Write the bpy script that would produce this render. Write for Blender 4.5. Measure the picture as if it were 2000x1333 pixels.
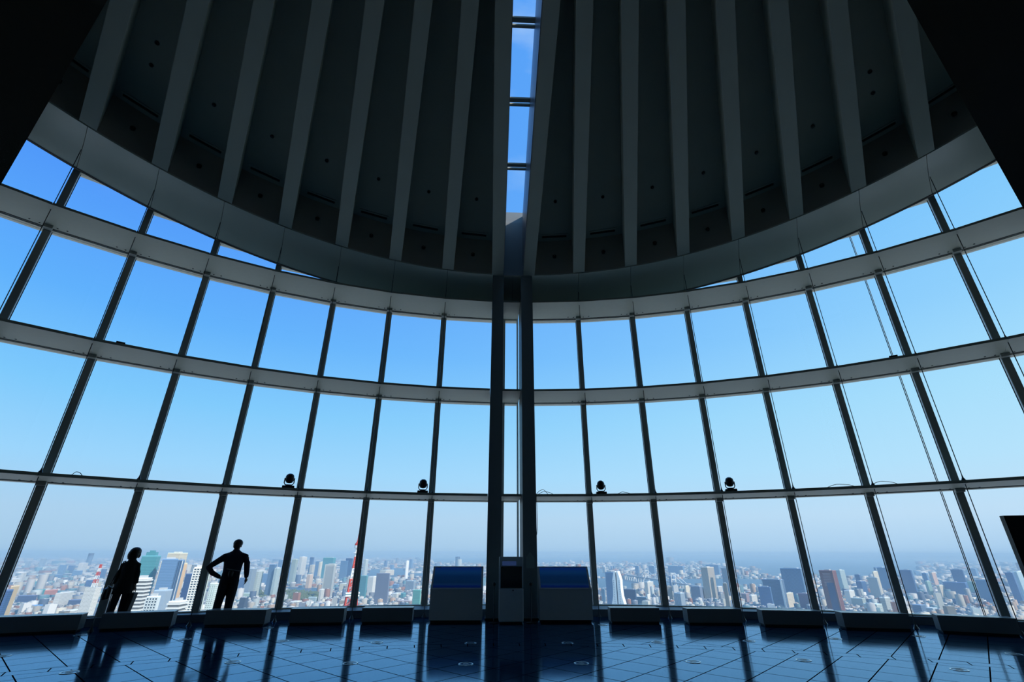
import bpy, bmesh, math, random
import numpy as np
from mathutils import Vector, Matrix

R_ = math.radians
sin, cos, pi = math.sin, math.cos, math.pi
for o in list(bpy.data.objects):
    bpy.data.objects.remove(o)
SC = bpy.context.scene
COL = SC.collection

# ------------------------------------------------------------------ units and hall scale
# The hall is drawn in fitted units, then scaled together with the camera; x to the right and y along the hall's
# axis of symmetry, origin at the centre of the round window wall, floor at 0.
U = 0.84  # shrinks hall and camera together, image unchanged, so the people are human-sized
EYE = 1.7                       # eye height before the scaling
CAMX, CAMY = -0.658, 3.487

# ------------------------------------------------------------------ camera
cam_d = bpy.data.cameras.new('camera')
cam_d.sensor_width = 36.0
cam_d.lens = 16.588
cam_d.clip_start = 0.05
cam_d.clip_end = 120000
cam = bpy.data.objects.new('camera', cam_d)
COL.objects.link(cam)
CAM_M = (Matrix.Translation((CAMX * U, CAMY * U, EYE * U)) @ Matrix.Rotation(R_(-2.27), 4, 'Z')
         @ Matrix.Rotation(R_(90 + 24.31), 4, 'X') @ Matrix.Rotation(R_(0.131), 4, 'Z'))
cam.matrix_world = CAM_M
SC.camera = cam
FPX = 921.55

# ------------------------------------------------------------------ render look
SC.view_settings.view_transform = 'Standard'
SC.view_settings.look = 'None'
SC.view_settings.gamma = 1.0
SC.view_settings.exposure = 0.0
SC.view_settings.use_curve_mapping = False
SC.cycles.use_denoising = True
SC.cycles.max_bounces = 8
SC.cycles.diffuse_bounces = 4
SC.cycles.glossy_bounces = 4
SC.cycles.transparent_max_bounces = 16
SC.cycles.volume_bounces = 0
SC.cycles.sample_clamp_indirect = 6.0

# ------------------------------------------------------------------ sky and sun
SUN_AZ, SUN_EL = 124.0, 38.0    # degrees clockwise from the hall's axis


def lin(r, g, b, a=1.0):
    def f(c):
        c /= 255.0
        return c / 12.92 if c <= 0.04045 else ((c + 0.055) / 1.055) ** 2.4
    return (f(r), f(g), f(b), a)


def make_world():
    w = bpy.data.worlds.new('sky')
    SC.world = w
    w.use_nodes = True
    nt = w.node_tree
    nt.nodes.clear()
    N, L = nt.nodes.new, nt.links.new
    tc = N('ShaderNodeTexCoord')
    sep = N('ShaderNodeSeparateXYZ')
    L(tc.outputs['Generated'], sep.inputs[0])
    asn = N('ShaderNodeMath'); asn.operation = 'ARCSINE'
    L(sep.outputs['Z'], asn.inputs[0])
    mr = N('ShaderNodeMapRange')
    mr.inputs['From Min'].default_value = R_(-10)
    mr.inputs['From Max'].default_value = R_(90)
    L(asn.outputs[0], mr.inputs['Value'])

    def ramp(stops):
        r = N('ShaderNodeValToRGB')
        e = r.color_ramp.elements
        while len(e) < len(stops):
            e.new(0.5)
        for i, (deg, c) in enumerate(stops):
            e[i].position = (deg + 10) / 100
            e[i].color = lin(*c)
        L(mr.outputs[0], r.inputs[0])
        return r
    away = ramp([(-10, (140, 170, 200)), (0, (172, 207, 234)), (3.5, (176, 213, 241)), (8, (158, 216, 255)),
                 (14, (128, 204, 255)), (22, (96, 178, 255)), (32, (76, 150, 252)), (48, (72, 144, 248)), (90, (64, 128, 238))])
    near = ramp([(-10, (150, 180, 210)), (0, (178, 214, 244)), (3.5, (200, 230, 252)), (8, (188, 232, 255)),
                 (14, (176, 229, 255)), (22, (152, 215, 255)), (32, (132, 206, 255)), (48, (112, 190, 255)), (90, (84, 160, 250))])
    dot = N('ShaderNodeVectorMath'); dot.operation = 'DOT_PRODUCT'
    L(tc.outputs['Generated'], dot.inputs[0])
    dot.inputs[1].default_value = (sin(R_(SUN_AZ)), cos(R_(SUN_AZ)), 0)
    m2 = N('ShaderNodeMapRange')
    m2.inputs['From Min'].default_value = -0.95
    m2.inputs['From Max'].default_value = 0.45
    L(dot.outputs['Value'], m2.inputs['Value'])
    mix = N('ShaderNodeMix'); mix.data_type = 'RGBA'
    L(m2.outputs[0], mix.inputs[0])
    L(away.outputs[0], mix.inputs[6]); L(near.outputs[0], mix.inputs[7])
    # thin high cloud, only well above the horizon
    mp = N('ShaderNodeMapping'); mp.inputs['Scale'].default_value = (2.2, 5.5, 3.0)
    L(tc.outputs['Generated'], mp.inputs[0])
    nz = N('ShaderNodeTexNoise'); nz.inputs['Scale'].default_value = 2.3; nz.inputs['Detail'].default_value = 6
    L(mp.outputs[0], nz.inputs['Vector'])
    cr = N('ShaderNodeMapRange')
    cr.inputs['From Min'].default_value = 0.47; cr.inputs['From Max'].default_value = 0.8
    cr.inputs['To Max'].default_value = 0.75
    L(nz.outputs[0], cr.inputs['Value'])
    hi = N('ShaderNodeMapRange')
    hi.inputs['From Min'].default_value = R_(30); hi.inputs['From Max'].default_value = R_(55)
    L(asn.outputs[0], hi.inputs['Value'])
    mu = N('ShaderNodeMath'); mu.operation = 'MULTIPLY'
    L(cr.outputs[0], mu.inputs[0]); L(hi.outputs[0], mu.inputs[1])
    mx2 = N('ShaderNodeMix'); mx2.data_type = 'RGBA'
    L(mu.outputs[0], mx2.inputs[0]); L(mix.outputs[2], mx2.inputs[6])
    mx2.inputs[7].default_value = lin(190, 220, 250)
    bg = N('ShaderNodeBackground')
    L(mx2.outputs[2], bg.inputs[0])
    out = N('ShaderNodeOutputWorld')
    L(bg.outputs[0], out.inputs[0])


make_world()
sun_d = bpy.data.lights.new('sun', 'SUN')
sun_d.energy = 4.6
sun_d.angle = R_(0.53)
sun_d.color = (1.0, 0.95, 0.86)
sun = bpy.data.objects.new('sun', sun_d)
COL.objects.link(sun)
sd = Vector((sin(R_(SUN_AZ)) * cos(R_(SUN_EL)), cos(R_(SUN_AZ)) * cos(R_(SUN_EL)), sin(R_(SUN_EL))))
sun.rotation_euler = sd.to_track_quat('Z', 'Y').to_euler()

# ------------------------------------------------------------------ helpers


class MB:
    """collects vertices and faces; build() links them as ONE mesh object"""

    def __init__(s):
        s.v, s.f = [], []

    def add(s, vs, fs):
        n = len(s.v)
        s.v += [tuple(p) for p in vs]
        s.f += [tuple(i + n for i in q) for q in fs]
        return s

    def box(s, c, d, rz=0.0, M=None):
        hx, hy, hz = d[0] / 2, d[1] / 2, d[2] / 2
        vs = []
        for z in (-hz, hz):
            for x, y in ((-hx, -hy), (hx, -hy), (hx, hy), (-hx, hy)):
                p = Vector((x * cos(rz) - y * sin(rz), x * sin(rz) + y * cos(rz), z)) + Vector(c)
                vs.append(M @ p if M else p)
        return s.add(vs, [(3, 2, 1, 0), (4, 5, 6, 7), (0, 1, 5, 4), (1, 2, 6, 5), (2, 3, 7, 6), (3, 0, 4, 7)])

    def prism(s, poly, z0, z1, M=None):
        """poly: (x, y) counter-clockwise; z0, z1 numbers or functions of (x, y)"""
        n = len(poly)
        f0 = z0 if callable(z0) else (lambda x, y: z0)
        f1 = z1 if callable(z1) else (lambda x, y: z1)
        vs = [(x, y, f0(x, y)) for x, y in poly] + [(x, y, f1(x, y)) for x, y in poly]
        if M:
            vs = [M @ Vector(p) for p in vs]
        return s.add(vs, [tuple(range(n - 1, -1, -1)), tuple(range(n, 2 * n))] +
                     [(i, (i + 1) % n, n + (i + 1) % n, n + i) for i in range(n)])

    def bar(s, a, b, w, h=None, up=(0, 0, 1)):
        a, b = Vector(a), Vector(b)
        h = h or w
        d = (b - a).normalized()
        u = Vector(up)
        if abs(d.dot(u)) > 0.98:
            u = Vector((0, 1, 0))
        x = d.cross(u).normalized() * (w / 2)
        y = x.cross(d).normalized() * (h / 2)
        vs = [p + q for p in (a, b) for q in (-x - y, x - y, x + y, -x + y)]
        return s.add(vs, [(3, 2, 1, 0), (4, 5, 6, 7), (0, 1, 5, 4), (1, 2, 6, 5), (2, 3, 7, 6), (3, 0, 4, 7)])

    def tube(s, pts, rad, n=8, sx=1.0):
        pts = [Vector(p) for p in pts]
        rs = rad if isinstance(rad, (list, tuple)) else [rad] * len(pts)
        vs, fs = [], []
        for i, p in enumerate(pts):
            d = (pts[min(i + 1, len(pts) - 1)] - pts[max(i - 1, 0)]).normalized()
            u = Vector((0, 0, 1)) if abs(d.z) < 0.9 else Vector((0, 1, 0))
            x = d.cross(u).normalized(); y = x.cross(d).normalized()
            for k in range(n):
                a = 2 * pi * k / n
                vs.append(p + x * cos(a) * rs[i] * sx + y * sin(a) * rs[i])
        for i in range(len(pts) - 1):
            for k in range(n):
                fs.append((i * n + k, i * n + (k + 1) % n, (i + 1) * n + (k + 1) % n, (i + 1) * n + k))
        fs.append(tuple(range(n - 1, -1, -1)))
        fs.append(tuple((len(pts) - 1) * n + k for k in range(n)))
        return s.add(vs, fs)

    def lathe(s, c, prof, n=20, M=None):
        """prof: (r, z) from bottom to top, closed by caps"""
        vs, fs = [], []
        for r, z in prof:
            for k in range(n):
                a = 2 * pi * k / n
                p = Vector((r * cos(a), r * sin(a), z))
                p = (M @ p if M else p) + Vector(c)
                vs.append(p)
        m = len(prof)
        for i in range(m - 1):
            for k in range(n):
                fs.append((i * n + k, i * n + (k + 1) % n, (i + 1) * n + (k + 1) % n, (i + 1) * n + k))
        fs.append(tuple(range(n - 1, -1, -1)))
        fs.append(tuple((m - 1) * n + k for k in range(n)))
        return s.add(vs, fs)

    def rings(s, rings):
        """rings: list of (centre, rx, ry) horizontal ellipses, bottom to top"""
        n = 20
        vs, fs = [], []
        for (c, rx, ry) in rings:
            for k in range(n):
                a = 2 * pi * k / n
                vs.append((c[0] + rx * cos(a), c[1] + ry * sin(a), c[2]))
        m = len(rings)
        for i in range(m - 1):
            for k in range(n):
                fs.append((i * n + k, i * n + (k + 1) % n, (i + 1) * n + (k + 1) % n, (i + 1) * n + k))
        fs.append(tuple(range(n - 1, -1, -1)))
        fs.append(tuple((m - 1) * n + k for k in range(n)))
        return s.add(vs, fs)

    def ball(s, c, r, n=14):
        rx, ry, rz = r if isinstance(r, (tuple, list)) else (r, r, r)
        vs, fs = [(c[0], c[1], c[2] - rz)], []
        m = n // 2
        for i in range(1, m):
            t = pi * i / m
            for k in range(n):
                a = 2 * pi * k / n
                vs.append((c[0] + rx * sin(t) * cos(a), c[1] + ry * sin(t) * sin(a), c[2] - rz * cos(t)))
        vs.append((c[0], c[1], c[2] + rz))
        for k in range(n):
            fs.append((0, 1 + (k + 1) % n, 1 + k))
        for i in range(m - 2):
            for k in range(n):
                a, b = 1 + i * n + k, 1 + i * n + (k + 1) % n
                fs.append((a, b, b + n, a + n))
        t = len(vs) - 1
        for k in range(n):
            fs.append((t, 1 + (m - 2) * n + k, 1 + (m - 2) * n + (k + 1) % n))
        return s.add(vs, fs)

    def mesh(s, name, mat, scale=U, smooth=False):
        me = bpy.data.meshes.new(name)
        me.from_pydata([(x * scale, y * scale, z * scale) for x, y, z in s.v], [], s.f)
        if mat:
            me.materials.append(mat)
        if smooth:
            me.polygons.foreach_set('use_smooth', [True] * len(me.polygons))
        me.update()
        return me

    def build(s, name, mat, parent=None, scale=U, smooth=False, loc=None, rz=0.0):
        o = bpy.data.objects.new(name, s.mesh(name, mat, scale, smooth))
        COL.objects.link(o)
        if parent:
            o.parent = parent
        if loc:
            o.location = loc
        o.rotation_euler.z = rz
        return o


def tag(o, label=None, cat=None, group=None, kind=None):
    if label: o['label'] = label
    if cat: o['category'] = cat
    if group: o['group'] = group
    if kind: o['kind'] = kind
    return o


def empty(name, loc=(0, 0, 0), rz=0.0, **k):
    o = bpy.data.objects.new(name, None)
    COL.objects.link(o)
    o.location = loc
    o.rotation_euler.z = rz
    tag(o, **k)
    return o


def copy_part(src, parent, loc=None, rz=None):
    c = src.copy()
    COL.objects.link(c)
    c.parent = parent
    if loc is not None: c.location = loc
    if rz is not None: c.rotation_euler.z = rz
    return c


def pol(r, th, z=0.0):
    """point at radius r and angle th (degrees, clockwise from the hall axis)"""
    return (r * sin(R_(th)), r * cos(R_(th)), z)


# ------------------------------------------------------------------ materials
def mat(name, col, rough=0.5, metal=0.0, spec=0.5, noise=0.0, nscale=8.0, bump=0.0, coat=0.0):
    m = bpy.data.materials.new(name)
    m.use_nodes = True
    nt = m.node_tree
    b = nt.nodes['Principled BSDF']
    b.inputs['Base Color'].default_value = (*col[:3], 1)
    b.inputs['Roughness'].default_value = rough
    b.inputs['Metallic'].default_value = metal
    b.inputs['Specular IOR Level'].default_value = spec
    b.inputs['Coat Weight'].default_value = coat
    if noise or bump:
        N, L = nt.nodes.new, nt.links.new
        tc = N('ShaderNodeTexCoord')
        nz = N('ShaderNodeTexNoise')
        nz.inputs['Scale'].default_value = nscale
        nz.inputs['Detail'].default_value = 5
        L(tc.outputs['Object'], nz.inputs['Vector'])
        if noise:
            mr = N('ShaderNodeMapRange')
            mr.inputs['To Min'].default_value = 1 - noise
            mr.inputs['To Max'].default_value = 1 + noise
            L(nz.outputs[0], mr.inputs['Value'])
            hs = N('ShaderNodeVectorMath'); hs.operation = 'SCALE'
            hs.inputs[0].default_value = col[:3]
            L(mr.outputs[0], hs.inputs['Scale'])
            L(hs.outputs[0], b.inputs['Base Color'])
        if bump:
            bp = N('ShaderNodeBump')
            bp.inputs['Strength'].default_value = bump
            bp.inputs['Distance'].default_value = 0.01
            L(nz.outputs[0], bp.inputs['Height'])
            L(bp.outputs[0], b.inputs['Normal'])
    return m


M_MULL = mat('mullion_paint', (0.38, 0.39, 0.35), 0.42, noise=0.06)
M_PLATE = mat('shelf_paint', (0.40, 0.41, 0.33), 0.5, noise=0.05)
M_CAP = mat('outer_transom_paint', (0.62, 0.58, 0.46), 0.5, noise=0.05)
M_SKYLIT = mat('sky_lit_paint', (0.80, 0.80, 0.78), 0.35)  # near-white that stands in for sky light on mullion sides
M_SEAM = mat('black_gasket', (0.012, 0.012, 0.013), 0.6)
M_STEEL = mat('steel_rod', (0.10, 0.11, 0.12), 0.35, metal=0.8)
M_COLUMN = mat('column_paint', (0.22, 0.25, 0.25), 0.45, noise=0.05)
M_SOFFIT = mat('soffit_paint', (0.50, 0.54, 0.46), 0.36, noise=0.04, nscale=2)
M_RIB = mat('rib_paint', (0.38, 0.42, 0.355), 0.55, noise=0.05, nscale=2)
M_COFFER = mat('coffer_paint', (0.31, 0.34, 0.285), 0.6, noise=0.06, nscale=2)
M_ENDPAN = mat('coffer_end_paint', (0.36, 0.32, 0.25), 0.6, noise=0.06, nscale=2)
M_REVEAL = mat('skylight_reveal_paint', (0.25, 0.27, 0.29), 0.35)
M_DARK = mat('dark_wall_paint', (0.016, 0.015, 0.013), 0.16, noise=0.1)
M_REARWALL = mat('rear_wall_paint', (0.62, 0.63, 0.62), 0.7)
M_BLACK = mat('black_plastic', (0.008, 0.008, 0.009), 0.4)
M_KERB = mat('kerb_stone', (0.14, 0.15, 0.17), 0.5, noise=0.1)
M_TILE = None
M_JOINT = mat('tile_joint', (0.003, 0.004, 0.006), 0.95, spec=0.0)
M_BENCH = mat('bench_paint', (0.20, 0.215, 0.22), 0.6, noise=0.05)
M_BTOP = mat('bench_top_sheen', (0.30, 0.32, 0.34), 0.25)  # paler than the base, standing in for sky reflected on top
M_DESK = mat('desk_body_paint', (0.62, 0.66, 0.66), 0.5, noise=0.05)
M_KIOSK = mat('kiosk_body_paint', (0.62, 0.68, 0.70), 0.5, noise=0.05)
M_FRAME = mat('desk_frame_metal', (0.55, 0.62, 0.70), 0.35)
M_SIGN = mat('blue_sign_film', (0.05, 0.09, 0.22), 0.3)
M_SIGN.node_tree.nodes['Principled BSDF'].inputs['Emission Color'].default_value = (0.06, 0.12, 0.35, 1)
M_SIGN.node_tree.nodes['Principled BSDF'].inputs['Emission Strength'].default_value = 0.22  # faint glow added so the kiosk's strip sign reads brighter
M_BRASS = mat('outlet_metal', (0.62, 0.68, 0.72), 0.25, metal=0.9)
M_GLASSDARK = mat('dark_glass', (0.004, 0.008, 0.006), 0.08)


def glass_mat(name, tint):
    m = bpy.data.materials.new(name)
    m.use_nodes = True
    nt = m.node_tree
    nt.nodes.clear()
    N, L = nt.nodes.new, nt.links.new
    tr = N('ShaderNodeBsdfTransparent'); tr.inputs[0].default_value = (*tint, 1)
    gl = N('ShaderNodeBsdfGlossy'); gl.inputs['Roughness'].default_value = 0.0
    gl.inputs[0].default_value = (0.8, 0.85, 0.9, 1)
    lw = N('ShaderNodeLayerWeight'); lw.inputs[0].default_value = 0.5
    pw = N('ShaderNodeMath'); pw.operation = 'POWER'; pw.inputs[1].default_value = 5.0
    L(lw.outputs['Facing'], pw.inputs[0])
    fr = N('ShaderNodeMath'); fr.operation = 'MULTIPLY_ADD'; fr.inputs[1].default_value = 0.75; fr.inputs[2].default_value = 0.012
    L(pw.outputs[0], fr.inputs[0])
    mx = N('ShaderNodeMixShader')
    L(fr.outputs[0], mx.inputs[0]); L(tr.outputs[0], mx.inputs[1]); L(gl.outputs[0], mx.inputs[2])
    out = N('ShaderNodeOutputMaterial')
    L(mx.outputs[0], out.inputs[0])
    return m


def tile_mat():
    """polished dark blue stone: a blue-tinted mirror coat over a nearly black body"""
    m = bpy.data.materials.new('polished_stone_tile')
    m.use_nodes = True
    nt = m.node_tree
    nt.nodes.clear()
    N, L = nt.nodes.new, nt.links.new
    df = N('ShaderNodeBsdfDiffuse')
    tc = N('ShaderNodeTexCoord'); nz = N('ShaderNodeTexNoise')
    nz.inputs['Scale'].default_value = 1.1; nz.inputs['Detail'].default_value = 5
    L(tc.outputs['Object'], nz.inputs['Vector'])
    r = N('ShaderNodeValToRGB')
    r.color_ramp.elements[0].position = .3; r.color_ramp.elements[0].color = (0.006, 0.018, 0.05, 1)
    r.color_ramp.elements[1].position = .7; r.color_ramp.elements[1].color = (0.012, 0.032, 0.075, 1)
    L(nz.outputs[0], r.inputs[0]); L(r.outputs[0], df.inputs[0])
    gl = N('ShaderNodeBsdfGlossy'); gl.inputs['Roughness'].default_value = 0.10
    gl.inputs[0].default_value = (0.46, 0.72, 1.0, 1)
    fr = N('ShaderNodeFresnel'); fr.inputs[0].default_value = 2.5
    mx = N('ShaderNodeMixShader')
    L(fr.outputs[0], mx.inputs[0]); L(df.outputs[0], mx.inputs[1]); L(gl.outputs[0], mx.inputs[2])
    out = N('ShaderNodeOutputMaterial')
    L(mx.outputs[0], out.inputs[0])
    return m


M_TILE = tile_mat()
M_GLASS = glass_mat('window_glass', (0.995, 0.998, 1.0))


def map_mat():
    """printed panorama on the reading desks: blue bands, flat print"""
    m = bpy.data.materials.new('panorama_print')
    m.use_nodes = True
    nt = m.node_tree
    b = nt.nodes['Principled BSDF']
    N, L = nt.nodes.new, nt.links.new
    tc = N('ShaderNodeTexCoord'); sp = N('ShaderNodeSeparateXYZ')
    L(tc.outputs['Generated'], sp.inputs[0])
    nz = N('ShaderNodeTexNoise'); nz.inputs['Scale'].default_value = 9; nz.inputs['Detail'].default_value = 6
    mp = N('ShaderNodeMapping'); mp.inputs['Scale'].default_value = (1.6, 5, 5)
    L(tc.outputs['Generated'], mp.inputs[0]); L(mp.outputs[0], nz.inputs['Vector'])
    ad = N('ShaderNodeMath'); ad.operation = 'MULTIPLY_ADD'
    ad.inputs[1].default_value = 0.10
    L(nz.outputs[0], ad.inputs[0]); L(sp.outputs['Z'], ad.inputs[2])
    r = N('ShaderNodeValToRGB')
    e = r.color_ramp.elements
    st = [(0.0, (6, 40, 120)), (0.16, (8, 44, 125)), (0.18, (30, 70, 130)), (0.3, (16, 60, 110)), (0.6, (14, 62, 120)), (0.82, (26, 84, 150)), (1.0, (20, 66, 160))]
    while len(e) < len(st):
        e.new(0.5)
    for i, (p, c) in enumerate(st):
        e[i].position = p; e[i].color = lin(*c)
    L(ad.outputs[0], r.inputs[0])
    L(r.outputs[0], b.inputs['Base Color'])
    b.inputs['Roughness'].default_value = 0.12
    L(r.outputs[0], b.inputs['Emission Color'])
    b.inputs['Emission Strength'].default_value = 0.20     # glow added to brighten the print; no lightbox is built
    return m


M_MAP = map_mat()

# ------------------------------------------------------------------ the window wall
RI = 20.87                      # inner face of the mullions
RG = 21.10                      # glass line
RS = 19.45                      # inner edge of the horizontal shelves
TH = [7.57, 13.50, 19.32, 25.12, 30.88, 36.58, 42.2, 47.8]
T_Z = [1.70 + EYE, 5.27 + EYE, 8.85 + EYE]       # undersides of the shelves
SH_T = 0.075


def plane_z(y, h=0.0):
    """the sloping ceiling plane (undersides of the ribs)"""
    return 16.1 - 0.34 * y + EYE + h


def kerb_r(th):
    return 19.72 + 0.00105 * th * th if abs(th) < 31 else 20.73


KERB_Z = 0.19


def arc(r, a, b, n):
    return [pol(r, a + (b - a) * i / n)[:2] for i in range(n + 1)]


def sector(r0, r1, a, b, n=1):
    """counter-clockwise polygon (x, y) between radii r0 < r1 and angles a < b"""
    return arc(r1, a, b, n)[::-1] + arc(r0, a, b, n)


def mullion_mesh(z0, z1, w=0.168):
    m = MB()
    m.box((0, (RI + 21.13) / 2, (z0 + z1) / 2), (w, 21.13 - RI, z1 - z0))
    # thin gasket lines where the glass meets the mullion
    return m


def gasket_mesh(z0, z1, w=0.168):
    m = MB()
    for s in (-1, 1):
        m.box((s * (w / 2 + 0.012), RG, (z0 + z1) / 2), (0.024, 0.04, z1 - z0))
    return m


def head_z(th_out):
    return plane_z(20.5 * cos(R_(th_out))) + 0.17


def make_bay(n, a, b, side, x_lim=None):
    """one bay of the window wall between angles a < b; the mullion that stands at its outer edge goes with it"""
    w = empty('window_%d' % n, kind='structure')
    th_out = b if side >= 0 else a
    zt = head_z(abs(th_out))
    if x_lim:                                   # the bay ends against a column face at x = x_lim
        tl = math.degrees(math.asin(x_lim / RG))
        if side > 0: a = tl
        else: b = tl
    # shelves
    for k, z in enumerate(T_Z):
        if x_lim:
            o_, i_ = pol(RI, th_out)[:2], pol(RS, th_out)[:2]
            po = [(x_lim, math.sqrt(RI * RI - x_lim * x_lim)), (x_lim, math.sqrt(RS * RS - x_lim * x_lim))]
            poly = [o_, po[0], po[1], i_] if side > 0 else [po[0], o_, i_, po[1]]
        else:
            poly = sector(RS, RI, a + 0.012, b - 0.012)
        MB().prism(poly, z, z + SH_T).build('transom_shelf', M_PLATE, w)
        # outer transom bar that carries the glass
        pa = pol(RG, a + (0.0 if x_lim and side > 0 else 0.25)); pb = pol(RG, b - (0.0 if x_lim and side < 0 else 0.25))
        zz = z + 0.03
        m = MB().bar((pa[0], pa[1], zz), (pb[0], pb[1], zz), 0.26, 0.10)
        m.build('glazing_bar', M_CAP, w)
        MB().bar((pa[0] * .9905, pa[1] * .9905, z - 0.006), (pb[0] * .9905, pb[1] * .9905, z - 0.006), 0.05, 0.012).build('gasket', M_SEAM, w)
    # sill
    pa, pb = pol(RG, a), pol(RG, b)
    # panes
    zs = [KERB_Z + 0.02] + T_Z + [zt]
    pa = pol(RG, a + (0.0 if x_lim and side > 0 else 0.26)); pb = pol(RG, b - (0.0 if x_lim and side < 0 else 0.26))
    for k in range(4):
        z0, z1 = zs[k] + (0.09 if k else 0.0), zs[k + 1] - 0.02
        if z1 - z0 < 0.05: continue
        MB().bar((pa[0], pa[1], (z0 + z1) / 2), (pb[0], pb[1], (z0 + z1) / 2), 0.024, z1 - z0).build('pane', M_GLASS, w)
    # head frame at the top of the top pane
    pa, pb = pol(RG - 0.02, a + 0.2), pol(RG - 0.02, b - 0.2)
    MB().bar((pa[0], pa[1], zt + 0.09), (pb[0], pb[1], zt + 0.09), 0.24, 0.18).build('head_frame', M_CAP, w)
    # mullion, gaskets, tie rod and its feet at the outer edge
    mz1 = zt + 0.3
    rz = -R_(th_out)
    mullion_mesh(KERB_Z, mz1).build('mullion', M_MULL, w, rz=rz)
    gasket_mesh(KERB_Z, mz1).build('gasket', M_SEAM, w, rz=rz)
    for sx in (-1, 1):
        MB().box((sx * 0.088, 20.995, (KERB_Z + mz1) / 2), (0.008, 0.16, mz1 - KERB_Z)).build('sky_lit_side', M_SKYLIT, w, rz=rz)  # added pale strips: sky light on the mullion's sides put into colour
    rx, ry, _ = pol(19.72, th_out)
    top = plane_z(ry) - 0.02
    MB().tube([(rx, ry, 0.0), (rx, ry, top)], 0.011, 6).build('tie_rod', M_STEEL, w)
    for z in [KERB_Z * 0] + [t + SH_T for t in T_Z]:
        MB().lathe((rx, ry, z), [(0.07, 0), (0.05, 0.03), (0.02, 0.09), (0.012, 0.15)], 10).build('rod_foot', M_STEEL, w)
    # bracket under each shelf, where the mullion meets it, with its bolts
    for z in T_Z:
        m = MB()
        m.box((0, RI - 0.09, z - 0.05), (0.2, 0.2, 0.1))
        m.box((0, RS + 0.02, z - 0.003), (0.016, 0.05, 0.008))
        m.box((0, (RS + RI) / 2, z - 0.002), (0.014, RI - RS, 0.006))
        m.build('bracket', M_MULL, w, rz=rz)
        for dx, dy in ((-0.42, -0.16), (0.42, -0.16), (-0.2, -0.12), (0.2, -0.12)):
            MB().lathe((dx, RI + dy, z - 0.012), [(0.022, 0), (0.022, 0.012)], 8).build('bolt', M_SEAM, w, rz=rz)
    return w


n = 1
edges = [0.0] + TH
for side in (-1, 1):
    for k in range(len(TH)):
        lo, hi = (TH[k - 1] if k else 0.0), TH[k]
        a, b = (lo, hi) if side > 0 else (-hi, -lo)
        x_lim = None
        if k == 0:
            x_lim = -0.80 if side < 0 else 0.73
        make_bay(n, a, b, side, x_lim)
        n += 1


def centre_bay():
    w = empty('window_%d' % n, kind='structure')
    zt = plane_z(20.5) + 0.2
    xs = (-0.36, 0.285)
    zs = [KERB_Z + 0.02] + T_Z + [zt]
    for z in T_Z:
        MB().box(((xs[0] + xs[1]) / 2, (RS + RI) / 2, z + SH_T / 2), (xs[1] - xs[0], RI - RS, SH_T)).build('transom_shelf', M_PLATE, w)
        MB().box(((xs[0] + xs[1]) / 2, RG, z + 0.03), (xs[1] - xs[0], 0.26, 0.10)).build('glazing_bar', M_CAP, w)
    for k in range(4):
        z0, z1 = zs[k] + (0.09 if k else 0), zs[k + 1] - 0.02
        MB().box((-0.015, RG, (z0 + z1) / 2), (0.46, 0.024, z1 - z0)).build('pane', M_GLASS, w)
    for x, wd, mt in ((-0.29, 0.09, M_MULL), (0.25, 0.06, M_SKYLIT)):  # right one coloured pale, as a side face catching sky light
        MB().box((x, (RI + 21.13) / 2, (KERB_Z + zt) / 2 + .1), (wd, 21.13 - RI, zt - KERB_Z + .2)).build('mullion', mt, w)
    MB().box((-0.03, RG, zt + 0.09), (0.6, 0.24, 0.18)).build('head_frame', M_CAP, w)


centre_bay()

# kerb along the foot of the glass, one length per bay
kerb = empty('trim_1', kind='structure')
ks = [-47.8] + [-t for t in TH[:-1][::-1]] + TH
for a, b in zip(ks[:-1], ks[1:]):
    m = 6
    th = [a + (b - a) * i / m for i in range(m + 1)]
    inner = [pol(kerb_r(t), t)[:2] for t in th]
    outer = [pol(21.2, t)[:2] for t in th]
    MB().prism(outer[::-1] + inner, -0.02, KERB_Z).build('kerb_length', M_KERB, kerb)
    MB().prism([pol(21.12, t)[:2] for t in th][::-1] + [pol(20.92, t)[:2] for t in th], KERB_Z, KERB_Z + 0.03).build('sill_bar', M_CAP, kerb)

# the two box columns
for x, w_, lab in ((-0.575, 0.42, 'left of the two tall dark steel box columns framing the narrow middle window'),
                   (0.505, 0.42, 'right of the two tall dark steel box columns framing the narrow middle window')):
    e = empty('column', (x * U, 19.7 * U, 0), label=lab, cat='column')
    zt = plane_z(18.86)
    MB().box((0, 0.02, zt / 2), (w_, 1.70, zt)).build('shaft', M_COLUMN, e)
    MB().box((0, 0.02, 0.02), (w_ + 0.03, 1.73, 0.04)).build('base_plate', M_SEAM, e)

# ------------------------------------------------------------------ ceiling: sloping, radial ribs, coffers, soffit ring, skylight
ceil = empty('ceiling', kind='structure')
RIN, ROUT = 18.85, 20.5
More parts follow.
